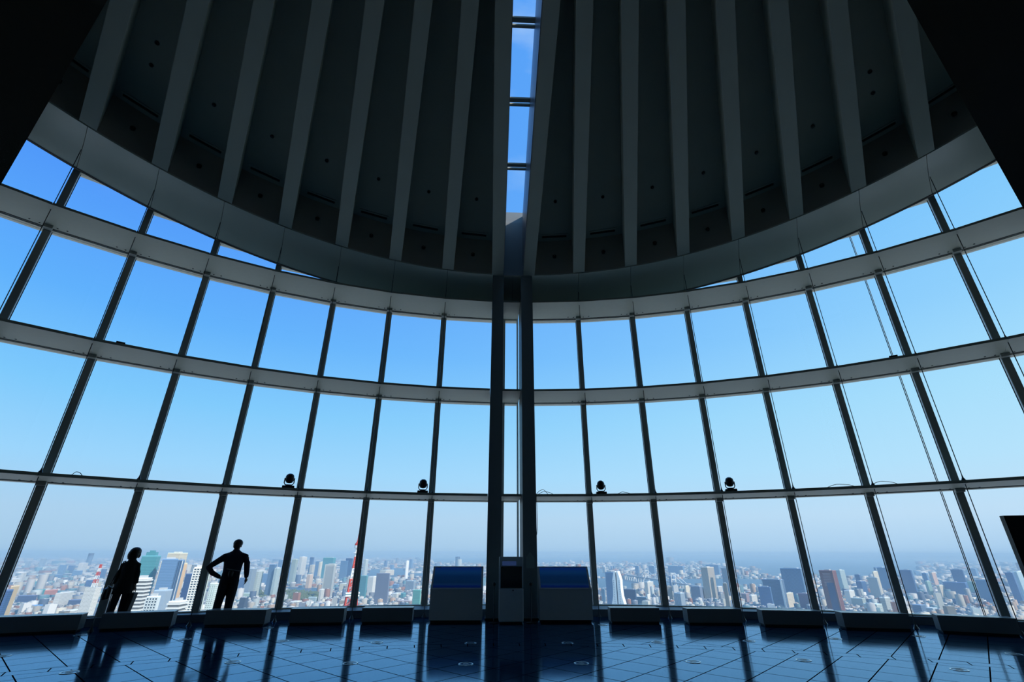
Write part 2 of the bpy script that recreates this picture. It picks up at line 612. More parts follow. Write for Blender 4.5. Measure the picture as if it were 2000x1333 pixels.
# soffit ring in panels, with slightly dished underside; joints at the mullions
se = [-47.8] + [-t for t in TH[:-1][::-1]] + [0.0] + TH
for a, b in zip(se[:-1], se[1:]):
    nn, mm = 6, 8
    m = MB()
    lo, hi = [], []
    g = 0.02
    MB().prism(sector(18.9, 20.48, a, b, 4), lambda x, y: plane_z(y) + 0.2, lambda x, y: plane_z(y) + 0.29).build('soffit_backing', M_SEAM, ceil)
    for i in range(nn + 1):
        t = a + g + (b - a - 2 * g) * i / nn
        row_l, row_h = [], []
        for j in range(mm + 1):
            r = RIN + (ROUT - RIN) * j / mm
            x, y, _ = pol(r, t)
            dish = 0.10 * math.sin(pi * j / mm) ** 1.0
            row_l.append((x, y, plane_z(y) + dish))
            row_h.append((x, y, plane_z(y) + 0.3))
        lo.append(row_l); hi.append(row_h)
    idx = lambda L_, i, j: (0 if L_ == 0 else (nn + 1) * (mm + 1)) + i * (mm + 1) + j
    vs = [p for r in lo for p in r] + [p for r in hi for p in r]
    fs = []
    for i in range(nn):
        for j in range(mm):
            fs.append((idx(0, i, j), idx(0, i, j + 1), idx(0, i + 1, j + 1), idx(0, i + 1, j)))
            fs.append((idx(1, i, j), idx(1, i + 1, j), idx(1, i + 1, j + 1), idx(1, i, j + 1)))
        fs.append((idx(0, i, mm), idx(1, i, mm), idx(1, i + 1, mm), idx(0, i + 1, mm)))
        fs.append((idx(0, i, 0), idx(0, i + 1, 0), idx(1, i + 1, 0), idx(1, i, 0)))
    for j in range(mm):
        fs.append((idx(0, 0, j), idx(1, 0, j), idx(1, 0, j + 1), idx(0, 0, j + 1)))
        fs.append((idx(0, nn, j), idx(0, nn, j + 1), idx(1, nn, j + 1), idx(1, nn, j)))
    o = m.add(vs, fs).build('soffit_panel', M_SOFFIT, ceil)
    o.data.polygons.foreach_set('use_smooth', [True] * len(o.data.polygons))
    md = o.modifiers.new('edge', 'EDGE_SPLIT'); md.split_angle = R_(35)
    # black strip at the outer rim and roof cap beyond it, stepping from bay to bay
    rim = arc(20.56, a, b, nn)[::-1] + arc(20.49, a, b, nn)
    MB().prism(rim, lambda x, y: plane_z(y) - 0.012, lambda x, y: plane_z(y) + 0.32).build('rim_strip', M_SEAM, ceil)
    zo = head_z(max(abs(a), abs(b))) + 0.17
    MB().prism(sector(20.3, 21.35, a, b, 3), zo, zo + 0.12).build('roof_cap', M_DARK, ceil)
    MB().prism(sector(20.3, 20.42, a, b, 3), lambda x, y: plane_z(y) + 0.2, zo + 0.02).build('roof_upstand', M_DARK, ceil)

RIB_W, RIB_H, R0 = 0.43, 1.1, 5.0
ribs = [(-t) for t in TH[::-1]] + list(TH)
for t in ribs:
    rt = Matrix.Rotation(-R_(t), 4, 'Z')
    m = MB()
    vs = []
    for r in (R0, 18.80):
        for sx in (-1, 1):
            for h in (0, RIB_H + 0.02):
                p = rt @ Vector((sx * RIB_W / 2, r, 0))
                yy = pol(r, t)[1]
                vs.append((p.x, p.y, plane_z(p.y) + h))
    # order: r0(-,lo) r0(-,hi) r0(+,lo) r0(+,hi) r1 ...
    m.add(vs, [(0, 4, 6, 2), (1, 3, 7, 5), (0, 1, 5, 4), (2, 6, 7, 3), (0, 2, 3, 1), (4, 5, 7, 6)])
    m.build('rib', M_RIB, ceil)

# the pair of ribs beside the skylight, taller and parallel
SKY_H = 2.45
for x, side in ((-0.60, -1), (0.59, 1)):
    m = MB()
    poly = [(x - RIB_W / 2, 2.0), (x + RIB_W / 2, 2.0), (x + RIB_W / 2, 18.83), (x - RIB_W / 2, 18.83)]
    m.prism(poly, lambda X, Y: plane_z(Y), lambda X, Y: plane_z(Y) + SKY_H)
    m.build('rib', M_RIB, ceil)
    xi = x - side * (RIB_W / 2 + 0.012)
    poly = [(xi - 0.011, 2.0), (xi + 0.011, 2.0), (xi + 0.011, 18.82), (xi - 0.011, 18.82)]
    MB().prism(poly, lambda X, Y: plane_z(Y) + 0.04, lambda X, Y: plane_z(Y) + SKY_H + 0.1).build('reveal_panel', M_REVEAL, ceil)

# coffer panels between the ribs, end panels, slots, downlights and nozzles
centres = []
for side in (-1, 1):
    bs = [1.9] + TH
    for k in range(len(bs) - 1):
        a, b = bs[k], bs[k + 1]
        if side < 0: a, b = -b, -a
        h = RIB_H
        poly = sector(R0, 18.62, a if k or side < 0 else a, b, 2)
        if k == 0:
            xl = 0.70 * side
            q = [(xl, 18.6), (xl, 4.9)]
            o_, i_ = pol(18.62, TH[0] * side)[:2], pol(R0, TH[0] * side)[:2]
            mid = pol(18.62, 4.8 * side)[:2]
            poly = [o_, mid, q[0], q[1], i_] if side > 0 else [q[0], mid, o_, i_, q[1]]
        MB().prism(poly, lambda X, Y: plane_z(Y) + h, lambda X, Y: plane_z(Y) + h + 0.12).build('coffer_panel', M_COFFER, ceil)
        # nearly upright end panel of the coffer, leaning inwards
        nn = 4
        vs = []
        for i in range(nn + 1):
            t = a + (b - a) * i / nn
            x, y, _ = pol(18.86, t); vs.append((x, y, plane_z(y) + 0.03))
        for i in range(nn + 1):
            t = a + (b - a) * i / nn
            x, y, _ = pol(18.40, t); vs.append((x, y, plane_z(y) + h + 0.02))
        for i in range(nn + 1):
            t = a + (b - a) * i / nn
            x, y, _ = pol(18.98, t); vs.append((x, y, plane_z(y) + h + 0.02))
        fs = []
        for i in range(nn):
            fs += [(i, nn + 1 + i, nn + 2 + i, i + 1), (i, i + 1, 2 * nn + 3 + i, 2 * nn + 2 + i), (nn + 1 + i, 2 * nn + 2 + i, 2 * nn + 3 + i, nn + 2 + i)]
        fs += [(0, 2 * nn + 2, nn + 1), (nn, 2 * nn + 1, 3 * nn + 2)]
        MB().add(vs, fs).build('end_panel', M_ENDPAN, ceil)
        c = (a + b) / 2 if k else 4.8 * side
        c2 = c
        centres.append(c)
        # slot diffuser: a recessed black slot in a thin frame
        p = [pol(18.22, c2 - 1.45)[:2], pol(18.22, c2 + 1.45)[:2]]
        zc = [plane_z(q[1]) + h for q in p]
        MB().bar((*p[0], zc[0] - 0.005), (*p[1], zc[1] - 0.005), 0.075, 0.03).build('slot_diffuser', M_SEAM, ceil)
        p = [pol(18.13, c2 - 1.6)[:2], pol(18.13, c2 + 1.6)[:2]]
        MB().bar((*p[0], plane_z(p[0][1]) + h - 0.002), (*p[1], plane_z(p[1][1]) + h - 0.002), 0.05, 0.03).build('slot_frame', M_RIB, ceil)
        for r in (16.8,) + ((16.1,) if k == 6 else ()):
            x, y, _ = pol(r, c)
            sl = Matrix.Rotation(-math.atan(0.34), 4, 'X')
            d = MB().lathe((x, y, plane_z(y) + h), [(0.045, -0.03), (0.058, -0.026), (0.058, 0.02)], 14, sl).build('downlight', M_SEAM, ceil)
            MB().lathe((x, y, plane_z(y) + h - 0.012), [(0.03, -0.03), (0.03, 0.0)], 12, sl).build('lamp_lens', M_GLASSDARK, d)
        x, y, _ = pol(18.60, c)
        Mx = Matrix.Rotation(-R_(c), 4, 'Z') @ Matrix.Rotation(R_(75), 4, 'X')
        MB().lathe((x, y, plane_z(y) + 0.60), [(0.07, -0.05), (0.07, 0.02), (0.05, 0.04), (0.04, 0.0)], 16, Mx).build('air_nozzle', M_SEAM, ceil)

# roof slab over the whole coffered ceiling (leaves the skylight open)
for s in (-1, 1):
    x0, x1 = 0.36 * s, 17 * s
    poly = [(x0, -5)] + [(x0, 20.35)] + [pol(20.35, t * s)[:2] for t in np.linspace(3, 52, 16)] + [(16.6 * s, -5)]
    if s > 0: poly = poly[::-1]
    MB().prism(poly, lambda X, Y: plane_z(Y) + SKY_H + 0.12, lambda X, Y: plane_z(Y) + SKY_H + 0.35).build('roof_slab', M_DARK, ceil)
# skylight: end panel, glass panes and paired crossbars
MB().box((0, 18.86, plane_z(18.85) + 1.5), (0.8, 0.05, 3.0)).build('skylight_end_panel', M_REVEAL, ceil)
ybars = [1.5, 3.65, 5.8, 7.95, 10.08, 12.2, 14.31, 16.43]
for y0, y1 in zip(ybars, ybars[1:] + [18.83]):
    poly = [(-0.4, y0 + 0.06), (0.39, y0 + 0.06), (0.39, y1 - 0.06), (-0.4, y1 - 0.06)]
    MB().prism(poly, lambda X, Y: plane_z(Y) + SKY_H, lambda X, Y: plane_z(Y) + SKY_H + 0.03).build('skylight_pane', M_GLASS, ceil)
for y in ybars[1:]:
    z = plane_z(y) + SKY_H - 0.1
    b = MB().box((0, y, z), (0.78, 0.15, 0.06)).build('skylight_crossbar', M_PLATE, ceil)
    MB().box((0, y + 0.185, z - 0.005), (0.70, 0.09, 0.06)).build('blind_case', M_PLATE, b)
MB().prism([(-0.42, -5), (0.42, -5), (0.42, 2.0), (-0.42, 2.0)], lambda X, Y: plane_z(Y) + 0.2, lambda X, Y: plane_z(Y) + 0.4).build('roof_slab', M_DARK, ceil)

# ------------------------------------------------------------------ dark core walls left and right, and the closed rear of the hall
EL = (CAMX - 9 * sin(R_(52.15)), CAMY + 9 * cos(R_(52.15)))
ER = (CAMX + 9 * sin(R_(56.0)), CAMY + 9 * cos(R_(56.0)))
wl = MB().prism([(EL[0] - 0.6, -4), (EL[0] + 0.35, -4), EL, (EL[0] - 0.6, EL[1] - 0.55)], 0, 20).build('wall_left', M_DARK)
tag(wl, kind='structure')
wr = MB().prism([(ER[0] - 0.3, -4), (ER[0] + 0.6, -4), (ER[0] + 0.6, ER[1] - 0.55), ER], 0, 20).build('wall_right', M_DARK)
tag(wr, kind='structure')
wb = MB().prism([(-16.5, -4.5), (16.5, -4.5), (16.5, -4), (-16.5, -4)], 0, 23).build('wall_back', M_REARWALL)
tag(wb, kind='structure')
for s, nm in ((-1, 'wall_outer_left'), (1, 'wall_outer_right')):
    x0, y0, _ = pol(20.9, 48.0)
    poly = [(s * 16.3, -4), (s * 16.8, -4), (s * (x0 + 0.6), y0 + 0.1), (s * x0, y0 + 0.1)]
    if s < 0: poly = poly[::-1]
    o = MB().prism(poly, 0, lambda X, Y: plane_z(Y) + SKY_H + 0.2).build(nm, M_REARWALL)
    tag(o, kind='structure')

# ------------------------------------------------------------------ floor
floor = empty('floor', kind='structure')
slab = [pol(21.3, t)[:2] for t in np.linspace(52, -52, 41)] + [(-17, -4.5), (17, -4.5)]
MB().prism(slab, -0.35, -0.022).build('slab', M_JOINT, floor)

G = 0.665
D1 = Vector((sin(R_(44.5)), cos(R_(44.5)), 0))      # joint direction one
D2 = Vector((D1.y, -D1.x, 0))
ST0, ST1 = 14.74, 15.06                               # radii of the access strip in the paving


def clip(poly, n_, d):
    """keep the part of the polygon where p.n <= d"""
    out = []
    for i in range(len(poly)):
        p, q = poly[i], poly[(i + 1) % len(poly)]
        a, b = p[0] * n_[0] + p[1] * n_[1] - d, q[0] * n_[0] + q[1] * n_[1] - d
        if a <= 0: out.append(p)
        if (a < 0 < b) or (b < 0 < a):
            t = a / (a - b)
            out.append((p[0] + (q[0] - p[0]) * t, p[1] + (q[1] - p[1]) * t))
    return out


def area(p):
    return 0.5 * sum(p[i][0] * p[(i + 1) % len(p)][1] - p[(i + 1) % len(p)][0] * p[i][1] for i in range(len(p)))


JW = 0.010
tiles = []
for i in range(-60, 60):
    for j in range(-60, 60):
        c0 = [(i * G + JW, j * G + JW), ((i + 1) * G - JW, j * G + JW), ((i + 1) * G - JW, (j + 1) * G - JW), (i * G + JW, (j + 1) * G - JW)]
        P = [(D1.x * a + D2.x * b, D1.y * a + D2.y * b) for a, b in c0]
        cx = sum(p[0] for p in P) / 4; cy = sum(p[1] for p in P) / 4
        if cy < -4 or abs(cx) > 16: continue
        r = math.hypot(cx, cy)
        th = math.degrees(math.atan2(cx, cy))
        if r > 21.8 or (r > 16 and cy < 5): continue
        if area(P) < 0: P = P[::-1]
        n_ = (sin(R_(th)), cos(R_(th)))
        nm = (-n_[0], -n_[1])
        if r < ST1 + 1.0 and r > ST0 - 1.0:
            for piece in (clip(P, n_, ST0 - JW), clip(P, nm, -(ST1 + JW))):
                if len(piece) > 2 and area(piece) > 0.004: tiles.append(piece)
        elif r > 20.0:
            piece = clip(P, n_, 21.0)
            if len(piece) > 2 and area(piece) > 0.004: tiles.append(piece)
        else:
            tiles.append(P)
st = 2.05
for k in range(-27, 27):
    a = k * st + 1.9
    tiles.append(sector(ST0 + JW, ST1 - JW, a + 0.04, a + st - 0.04, 2))
vis, rest = [], []
for P in tiles:
    cx = sum(p[0] for p in P) / len(P); cy = sum(p[1] for p in P) / len(P)
    d = math.hypot(cx - CAMX, cy - CAMY)
    hd = math.degrees(math.atan2(cx - CAMX, cy - CAMY)) - 2.27
    dep = (cy - CAMY) * cos(R_(24.3)) - EYE * sin(R_(24.3))
    inv = dep > 7.0 and abs(hd) < 47 and math.hypot(cx, cy) < 20
    (vis if inv else rest).append((d, P))
vis.sort(key=lambda t: t[0])
rest += vis[290:]
vis = vis[:290]
for d, P in vis:
    MB().prism(P, -0.02, 0.0).build('tile', M_TILE, floor)
m = MB()
for d, P in rest:
    m.prism(P, -0.02, 0.0)
tag(m.build('tile_paving', M_TILE, floor), kind='stuff')

# round air outlets let into the tiles
out_pos = [(-7.19, 12.59), (-5.04, 13.3), (-3.01, 13.15), (-1.05, 13.03), (0.92, 13.04), (2.88, 13.1), (4.89, 13.18), (6.98, 12.37), (-9.43, 13.95), (9.21, 13.62),
           (-9.95, 16.4), (-7.25, 15.74), (-5.05, 15.45), (-3.02, 15.24), (-1.05, 15.1), (0.98, 15.07), (2.91, 15.12), (4.93, 15.19), (7.01, 15.44), (9.18, 15.75),
           (-6.18, 17.42), (2.31, 17.79)]
mr = MB()
prof = [(0.125, 0.0), (0.125, 0.006), (0.105, 0.006)]
nseg = 28
ring_v, ring_f = [], []
for r, z in ((0.128, 0.001), (0.128, 0.006), (0.106, 0.006), (0.106, 0.001)):
    for k in range(nseg):
        a = 2 * pi * k / nseg
        ring_v.append((r * cos(a), r * sin(a), z))
for q in range(4):
    for k in range(nseg):
        ring_f.append((q * nseg + k, q * nseg + (k + 1) % nseg, ((q + 1) % 4) * nseg + (k + 1) % nseg, ((q + 1) % 4) * nseg + k))
ring_me = MB().add(ring_v, [f[::-1] for f in ring_f]).mesh('outlet_ring', M_BRASS)
m = MB()
for i in range(-2, 3):
    for j in range(-2, 3):
        if abs(i) + abs(j) <= 3:
            m.box((i * 0.021, j * 0.021, 0.003), (0.011, 0.011, 0.006))
dot_me = m.mesh('outlet_grille', M_BRASS)
plate_me = MB().lathe((0, 0, 0.0003), [(0.106, 0), (0.106, 0.0018)], 24).mesh('floor_outlet', M_TILE)
for x, y in out_pos:
    p = bpy.data.objects.new('floor_outlet', plate_me)
    COL.objects.link(p); p.parent = floor; p.location = (x * U, y * U, 0)
    for me in (ring_me, dot_me):
        q = bpy.data.objects.new(me.name, me)
        COL.objects.link(q); q.parent = p
        if me is dot_me: tag(q, kind='stuff')

# ------------------------------------------------------------------ low benches along the window
bench_spec = [
    ((-11.95, 16.27), (-10.4, 16.87), 'low dark bench cut off by the left edge, before the leftmost window'),
    ((-10.02, 17.0), (-8.6, 17.45), 'low dark bench in front of the woman in the long coat'),
    ((-7.95, 17.72), (-6.47, 17.82), 'low dark bench in front of the man with a hand on his hip'),
    ((-5.92, 18.0), (-4.55, 18.13), 'low dark bench just below the foot of the red and white tower'),
    ((-4.09, 18.18), (-2.75, 18.26), 'low dark bench beside the left reading desk'),
    ((2.62, 18.12), (3.95, 18.04), 'low dark bench beside the right reading desk'),
    ((4.65, 17.86), (6.1, 17.77), 'second low dark bench to the right of the right reading desk'),
    ((6.5, 17.48), (7.93, 17.21), 'third low dark bench to the right of the right reading desk'),
    ((8.25, 16.87), (9.72, 16.55), 'low dark bench at the right, just past the red-brown tower'),
    ((10.2, 16.26), (11.5, 15.6), 'rightmost low dark bench, near the right edge'),
]
for (a, b, lab) in bench_spec:
    a, b = Vector(a), Vector(b)
    c = (a + b) / 2
    L_ = (b - a).length
    rz = math.atan2(b.y - a.y, b.x - a.x)
    e = empty('bench', (c.x * U, c.y * U, 0), rz, label=lab, cat='bench', group='low benches along the window')
    MB().box((0, 0.21, 0.02), (L_ - 0.06, 0.36, 0.04)).build('plinth', M_SEAM, e)
    MB().box((0, 0.21, 0.19), (L_, 0.42, 0.30)).build('base', M_BENCH, e)
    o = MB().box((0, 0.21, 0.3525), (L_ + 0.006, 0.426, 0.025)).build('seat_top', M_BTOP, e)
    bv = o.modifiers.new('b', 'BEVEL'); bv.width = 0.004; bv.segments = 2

# ------------------------------------------------------------------ reading desks and the kiosk
for (x0, x1, y, rz, lab) in ((-2.31, -0.87, 18.28, 0.0, 'left of two reading desks with a slanted blue panorama panel, beside the left column'),
                             (0.70, 2.16, 18.26, -0.02, 'right of two reading desks with a slanted blue panorama panel, beside the right column')):
    w = x1 - x0
    e = empty('reading_desk', ((x0 + w / 2) * U, y * U, 0), rz, label=lab, cat='desk', group='reading desks')
    M = Matrix.Identity(4)
    MB().box((0, 0.33, 0.03), (w - 0.08, 0.52, 0.06)).build('plinth', M_SEAM, e)
    side = [(0.0, 0.06), (0.58, 0.06), (0.58, 1.36), (0.50, 1.36), (0.0, 0.80)]       # (y, z) section
    m = MB()
    vs = [(-w / 2, p, q) for p, q in side] + [(w / 2, p, q) for p, q in side]
    k = len(side)
    m.add(vs, [tuple(range(k))[::-1], tuple(range(k, 2 * k))] + [(i, k + i, k + (i + 1) % k, (i + 1) % k)[::-1] for i in range(k)])
    # face winding is corrected by recalculation
    o = m.build('body', M_DESK, e)
    bm = bmesh.new(); bm.from_mesh(o.data); bmesh.ops.recalc_face_normals(bm, faces=bm.faces); bm.to_mesh(o.data); bm.free()
    # slanted panel and frame
    p0, p1 = Vector((0, 0.0, 0.80)), Vector((0, 0.50, 1.36))
    d = (p1 - p0).normalized(); nrm = Vector((0, -d.z, d.y))
    def sl(u, v, h):
        return Vector((u, 0, 0)) + p0 + d * v + nrm * h
    Ls = (p1 - p0).length
    def quad_box(u0, u1, v0, v1, h0, h1):
        vs = [sl(u, v, h) for h in (h0, h1) for u, v in ((u0, v0), (u1, v0), (u1, v1), (u0, v1))]
        return vs, [(3, 2, 1, 0), (4, 5, 6, 7), (0, 1, 5, 4), (1, 2, 6, 5), (2, 3, 7, 6), (3, 0, 4, 7)]
    MB().add(*quad_box(-w / 2 + 0.05, w / 2 - 0.05, 0.05, Ls - 0.03, 0.0, 0.008)).build('panorama_panel', M_MAP, e)
    m = MB()
    m.add(*quad_box(-w / 2, -w / 2 + 0.05, 0, Ls, 0.0, 0.014)); m.add(*quad_box(w / 2 - 0.05, w / 2, 0, Ls, 0.0, 0.014))
    m.add(*quad_box(-w / 2 + 0.05, w / 2 - 0.05, 0, 0.045, 0.0, 0.014)); m.add(*quad_box(-w / 2 + 0.05, w / 2 - 0.05, Ls - 0.03, Ls, 0.0, 0.014))
    m.build('panel_frame', M_FRAME, e)
    tag(MB().box((-w / 2 + 0.16, 0.47, 1.345), (0.10, 0.02, 0.015)).build('name_plate', M_BRASS, e))

e = empty('ticket_kiosk', (-0.085 * U, 18.08 * U, 0), 0, label='upright grey kiosk with dark glass front between the two columns', cat='kiosk')
kw, kd, kh = 0.67, 0.52, 1.63
o = MB().box((0, kd / 2, 0.44), (kw, kd, 0.80)).build('lower_cabinet', M_KIOSK, e)
bv = o.modifiers.new('b', 'BEVEL'); bv.width = 0.02; bv.segments = 3
MB().box((0, kd / 2 + 0.02, 0.02), (kw - 0.08, kd - 0.08, 0.04)).build('plinth', M_SEAM, e)
m = MB()
m.box((-kw / 2 + 0.02, kd / 2, 1.11), (0.04, kd, 0.54)).box((kw / 2 - 0.02, kd / 2, 1.11), (0.04, kd, 0.54)).box((0, kd - 0.02, 1.11), (kw - 0.08, 0.04, 0.54))
m.build('display_housing', M_KIOSK, e)
MB().box((0, 0.012, 1.11), (kw - 0.08, 0.012, 0.52)).build('front_glass', M_GLASSDARK, e)
for c_, d_ in (((0.0, 0.15, 0.93), (0.10, 0.1, 0.16)), ((-0.18, 0.2, 0.95), (0.16, 0.12, 0.2)), ((0.2, 0.2, 0.92), (0.1, 0.12, 0.14))):
    MB().box(c_, d_).build('display_item', M_FRAME, e)
o = MB().box((0, kd / 2, kh - 0.125), (kw, kd, 0.25)).build('head_box', M_KIOSK, e)
bv = o.modifiers.new('b', 'BEVEL'); bv.width = 0.012; bv.segments = 2
MB().box((-0.055, -0.006, kh - 0.17), (0.39, 0.012, 0.105)).build('strip_sign', M_SIGN, e)
MB().lathe((0.05, -0.001, 0.79), [(0.02, 0), (0.02, 0.02)], 12, Matrix.Rotation(R_(90), 4, 'X')).build('lock', M_SEAM, e)

for x, lab in ((-0.555, 'thin dark stanchion post with a round head left of the kiosk'), (0.461, 'thin dark stanchion post with a round head right of the kiosk')):
    e = empty('stanchion', (x * U, 18.2 * U, 0), 0, label=lab, cat='stanchion')
    MB().lathe((0, 0, 0), [(0.13, 0), (0.13, 0.015), (0.03, 0.03), (0.016, 0.05)], 18).build('foot', M_SEAM, e)
    MB().tube([(0, 0, 0.05), (0, 0, 0.90)], 0.014, 10).build('post', M_STEEL, e)
    MB().ball((0, 0, 0.935), (0.045, 0.045, 0.05)).build('head', M_SEAM, e, smooth=True)

m = MB().box((0.505, 18.82, 1.47), (0.24, 0.02, 0.30))
nt_ = m.build('notice_board', mat('notice_film', (0.30, 0.36, 0.36), 0.35), None)
tag(nt_, 'small grey notice board with a triangular top on the right column', 'sign')
o = MB().prism([(0.40, -1.62), (0.61, -1.62), (0.505, -1.76)][::-1], 18.81, 18.83, Matrix(((1, 0, 0, 0), (0, 0, 1, 0), (0, -1, 0, 0), (0, 0, 0, 1)))).build('pointed_top', bpy.data.materials['notice_film'], nt_)

# tall dark display board near the right edge
bx, by = CAMX + 9 * sin(R_(46.58)), CAMY + 9 * cos(R_(46.58))
e = empty('display_board', (bx * U, by * U, 0), R_(-46.58 + 26), label='tall black display board cut off by the right edge', cat='board')
MB().box((0.75, 0.0, 1.16), (1.5, 0.09, 2.0)).build('screen', M_GLASSDARK, e)
MB().box((0.75, 0.055, 1.16), (1.46, 0.02, 1.96)).build('back_cover', M_BLACK, e)
MB().box((0.75, 0.0, 0.08), (0.5, 0.12, 0.16)).box((0.75, 0, 0.01), (0.9, 0.5, 0.02)).build('stand', M_BLACK, e)

# ------------------------------------------------------------------ moving-head lights on the lowest shelf
def moving_head(th, lab, tilt):
    x, y, _ = pol(19.8, th)
    e = empty('moving_head_light', (x * U, y * U, (T_Z[0] + SH_T) * U), -R_(th), label=lab, cat='stage light', group='moving-head lights on the lowest shelf')
    o = MB().box((0, 0, 0.045), (0.34, 0.30, 0.09)).build('base', M_BLACK, e)
    bv = o.modifiers.new('b', 'BEVEL'); bv.width = 0.015; bv.segments = 2
    MB().lathe((0, 0, 0.09), [(0.11, 0), (0.09, 0.02)], 18).build('turntable', M_BLACK, e)
    m = MB()
    m.tube([(-0.05, 0, 0.115), (-0.105, 0, 0.13), (-0.135, 0, 0.18), (-0.132, 0, 0.32)], 0.016, 8)
    m.tube([(0.05, 0, 0.115), (0.105, 0, 0.13), (0.135, 0, 0.18), (0.132, 0, 0.32)], 0.016, 8)
    m.tube([(-0.06, 0, 0.115), (0.06, 0, 0.115)], 0.022, 8)
    m.build('yoke', M_BLACK, e, smooth=True)
    Mt = Matrix.Rotation(R_(tilt), 4, 'X')
    o = MB().lathe((0, 0, 0.305), [(0.05, -0.125), (0.09, -0.11), (0.122, -0.05), (0.122, 0.05), (0.105, 0.105), (0.075, 0.125)], 20, Mt).build('lamp_head', M_BLACK, e, smooth=True)
    c = Mt @ Vector((0, 0, 0.12)) + Vector((0, 0, 0.305))
    MB().lathe(tuple(c), [(0.075, 0.0), (0.07, 0.02), (0.04, 0.03)], 18, Mt).build('lens', M_GLASSDARK, e, smooth=True)


moving_head(-20.17, 'black moving-head light above the man, leftmost of the four on the shelf', 25)
moving_head(-8.47, 'black moving-head light above the left reading desk', 20)
moving_head(8.53, 'black moving-head light above the right reading desk', -20)
moving_head(20.13, 'rightmost of the four black moving-head lights on the shelf', 30)

# cables lying on the lowest shelf
def cable(pts, lab):
    e = MB().tube(pts, 0.008, 6).build('cable', M_BLACK, smooth=True)
    tag(e, lab, 'cable')


def shelf_loop(th, span, hgt, r=19.75, n_=10):
    z = T_Z[0] + SH_T + 0.01
    return [(*pol(r + 0.05 * sin(i * 1.3), th + span * (i / n_ - 0.5))[:2], z + hgt * sin(pi * i / n_)) for i in range(n_ + 1)]


cable(shelf_loop(-34.6, 0.7, 0.10), 'small black cable loop on the lowest shelf, above and left of the woman')
cable(shelf_loop(3.2, 1.6, 0.10) + shelf_loop(2.9, -1.2, 0.16), 'black cable coil on the lowest shelf beside the right column')
cable(shelf_loop(10.6, 1.3, 0.07), 'black cable loop on the lowest shelf between the two right-hand stage lights')
cable(shelf_loop(28.6, 2.2, 0.09), 'black cable hump on the lowest shelf, left of the fourth mullion from the right')
cable(shelf_loop(31.6, 2.0, 0.11), 'black cable hump on the lowest shelf, right of the fourth mullion from the right')
x, y, _ = pol(19.46, 2.25)
cable([(x, y - .02, T_Z[0] + 0.1), (x + .02, y - .05, T_Z[0] - 0.3), (x + .03, y - .04, T_Z[0] - 0.9), (x, y - .03, T_Z[0] - 1.15)], 'thin black wire hanging from the lowest shelf beside the right column')

for th, lab in ((-34.87, 'small black sensor box on the middle shelf at the left'), (35.0, 'small black sensor box on the middle shelf at the right')):
    x, y, _ = pol(19.6, th)
    e = empty('sensor_box', (x * U, y * U, (T_Z[1] + SH_T) * U), -R_(th), label=lab, cat='sensor')
    MB().box((0, 0, 0.05), (0.20, 0.12, 0.06)).build('case', M_BLACK, e)
    MB().box((0, 0, 0.01), (0.34, 0.14, 0.02)).build('foot_plate', M_BLACK, e)

# pair of ropes hanging outside the glass at the right
e = empty('hanging_ropes', label='pair of thin black ropes hanging outside the right-hand windows', cat='rope')
for d in (-0.045, 0.045):
    x, y, _ = pol(21.6, 35.75 + d)
    MB().tube([(x * 1, y, -20), (x, y, 6), (x, y, 16)], 0.011, 6).build('rope', M_SEAM, e)

# ------------------------------------------------------------------ people (drawn in metres, facing +y, then turned)
M_SKIN = mat('skin', (0.30, 0.17, 0.11), 0.55)
M_HAIR = mat('dark_hair', (0.006, 0.005, 0.005), 0.5, noise=0.3, nscale=60)
M_SHIRT = mat('navy_shirt_cloth', (0.008, 0.010, 0.030), 0.8, noise=0.15, nscale=14, bump=0.2)
M_TROUS = mat('dark_trouser_cloth', (0.008, 0.009, 0.016), 0.85, noise=0.15, nscale=14, bump=0.2)
M_COAT = mat('black_coat_cloth', (0.006, 0.007, 0.007), 0.85, noise=0.15, nscale=12, bump=0.2)
M_LEATH = mat('black_leather', (0.006, 0.007, 0.006), 0.4)
M_SHOE = mat('shoe_leather', (0.010, 0.009, 0.009), 0.45)
M_HEM = mat('grey_belt_webbing', (0.16, 0.17, 0.18), 0.5)


def remeshed(m, name, mt, parent, voxel=0.009):
    o = m.build(name, mt, parent, scale=1.0, smooth=True)
    md = o.modifiers.new('merge', 'REMESH'); md.mode = 'VOXEL'; md.voxel_size = voxel; md.use_smooth_shade = True
    sm = o.modifiers.new('soft', 'SMOOTH'); sm.factor = 0.5; sm.iterations = 3
    return o


def hand(m, wrist, d, curl, side, palm_n):
    """wrist point, direction the hand points, curl in degrees, thumb side vector, palm normal"""
    w, d, t, n_ = Vector(wrist), Vector(d).normalized(), Vector(side).normalized(), Vector(palm_n).normalized()
    m.tube([w - d * 0.02, w + d * 0.03, w + d * 0.085], [0.024, 0.034, 0.036], 10, 0.55 if abs(d.z) > .8 else 1.0)
    m.ball(tuple(w + d * 0.05), (0.034, 0.034, 0.040))
    for k, (off, ln) in enumerate(((0.030, 0.072), (0.010, 0.080), (-0.011, 0.074), (-0.030, 0.058))):
        p = w + d * 0.08 + t * off
        pts = [p - d * 0.02, p]
        a = 0.0
        for s_ in range(3):
            a += R_(curl) * (0.6 + 0.25 * s_)
            pts.append(pts[-1] + (d * cos(a) + n_ * sin(a)) * ln * (0.42, 0.33, 0.25)[s_])
        m.tube(pts, [0.011, 0.0105, 0.010, 0.009, 0.0065], 8)
    p = w + d * 0.025 + t * 0.028
    m.tube([p, p + (t * 0.6 + d * 0.7) * 0.035, p + (t * 0.45 + d * 1.1 + n_ * 0.3) * 0.055, p + (t * 0.2 + d * 1.2 + n_ * 0.5) * 0.075], [0.015, 0.0125, 0.011, 0.008], 8)


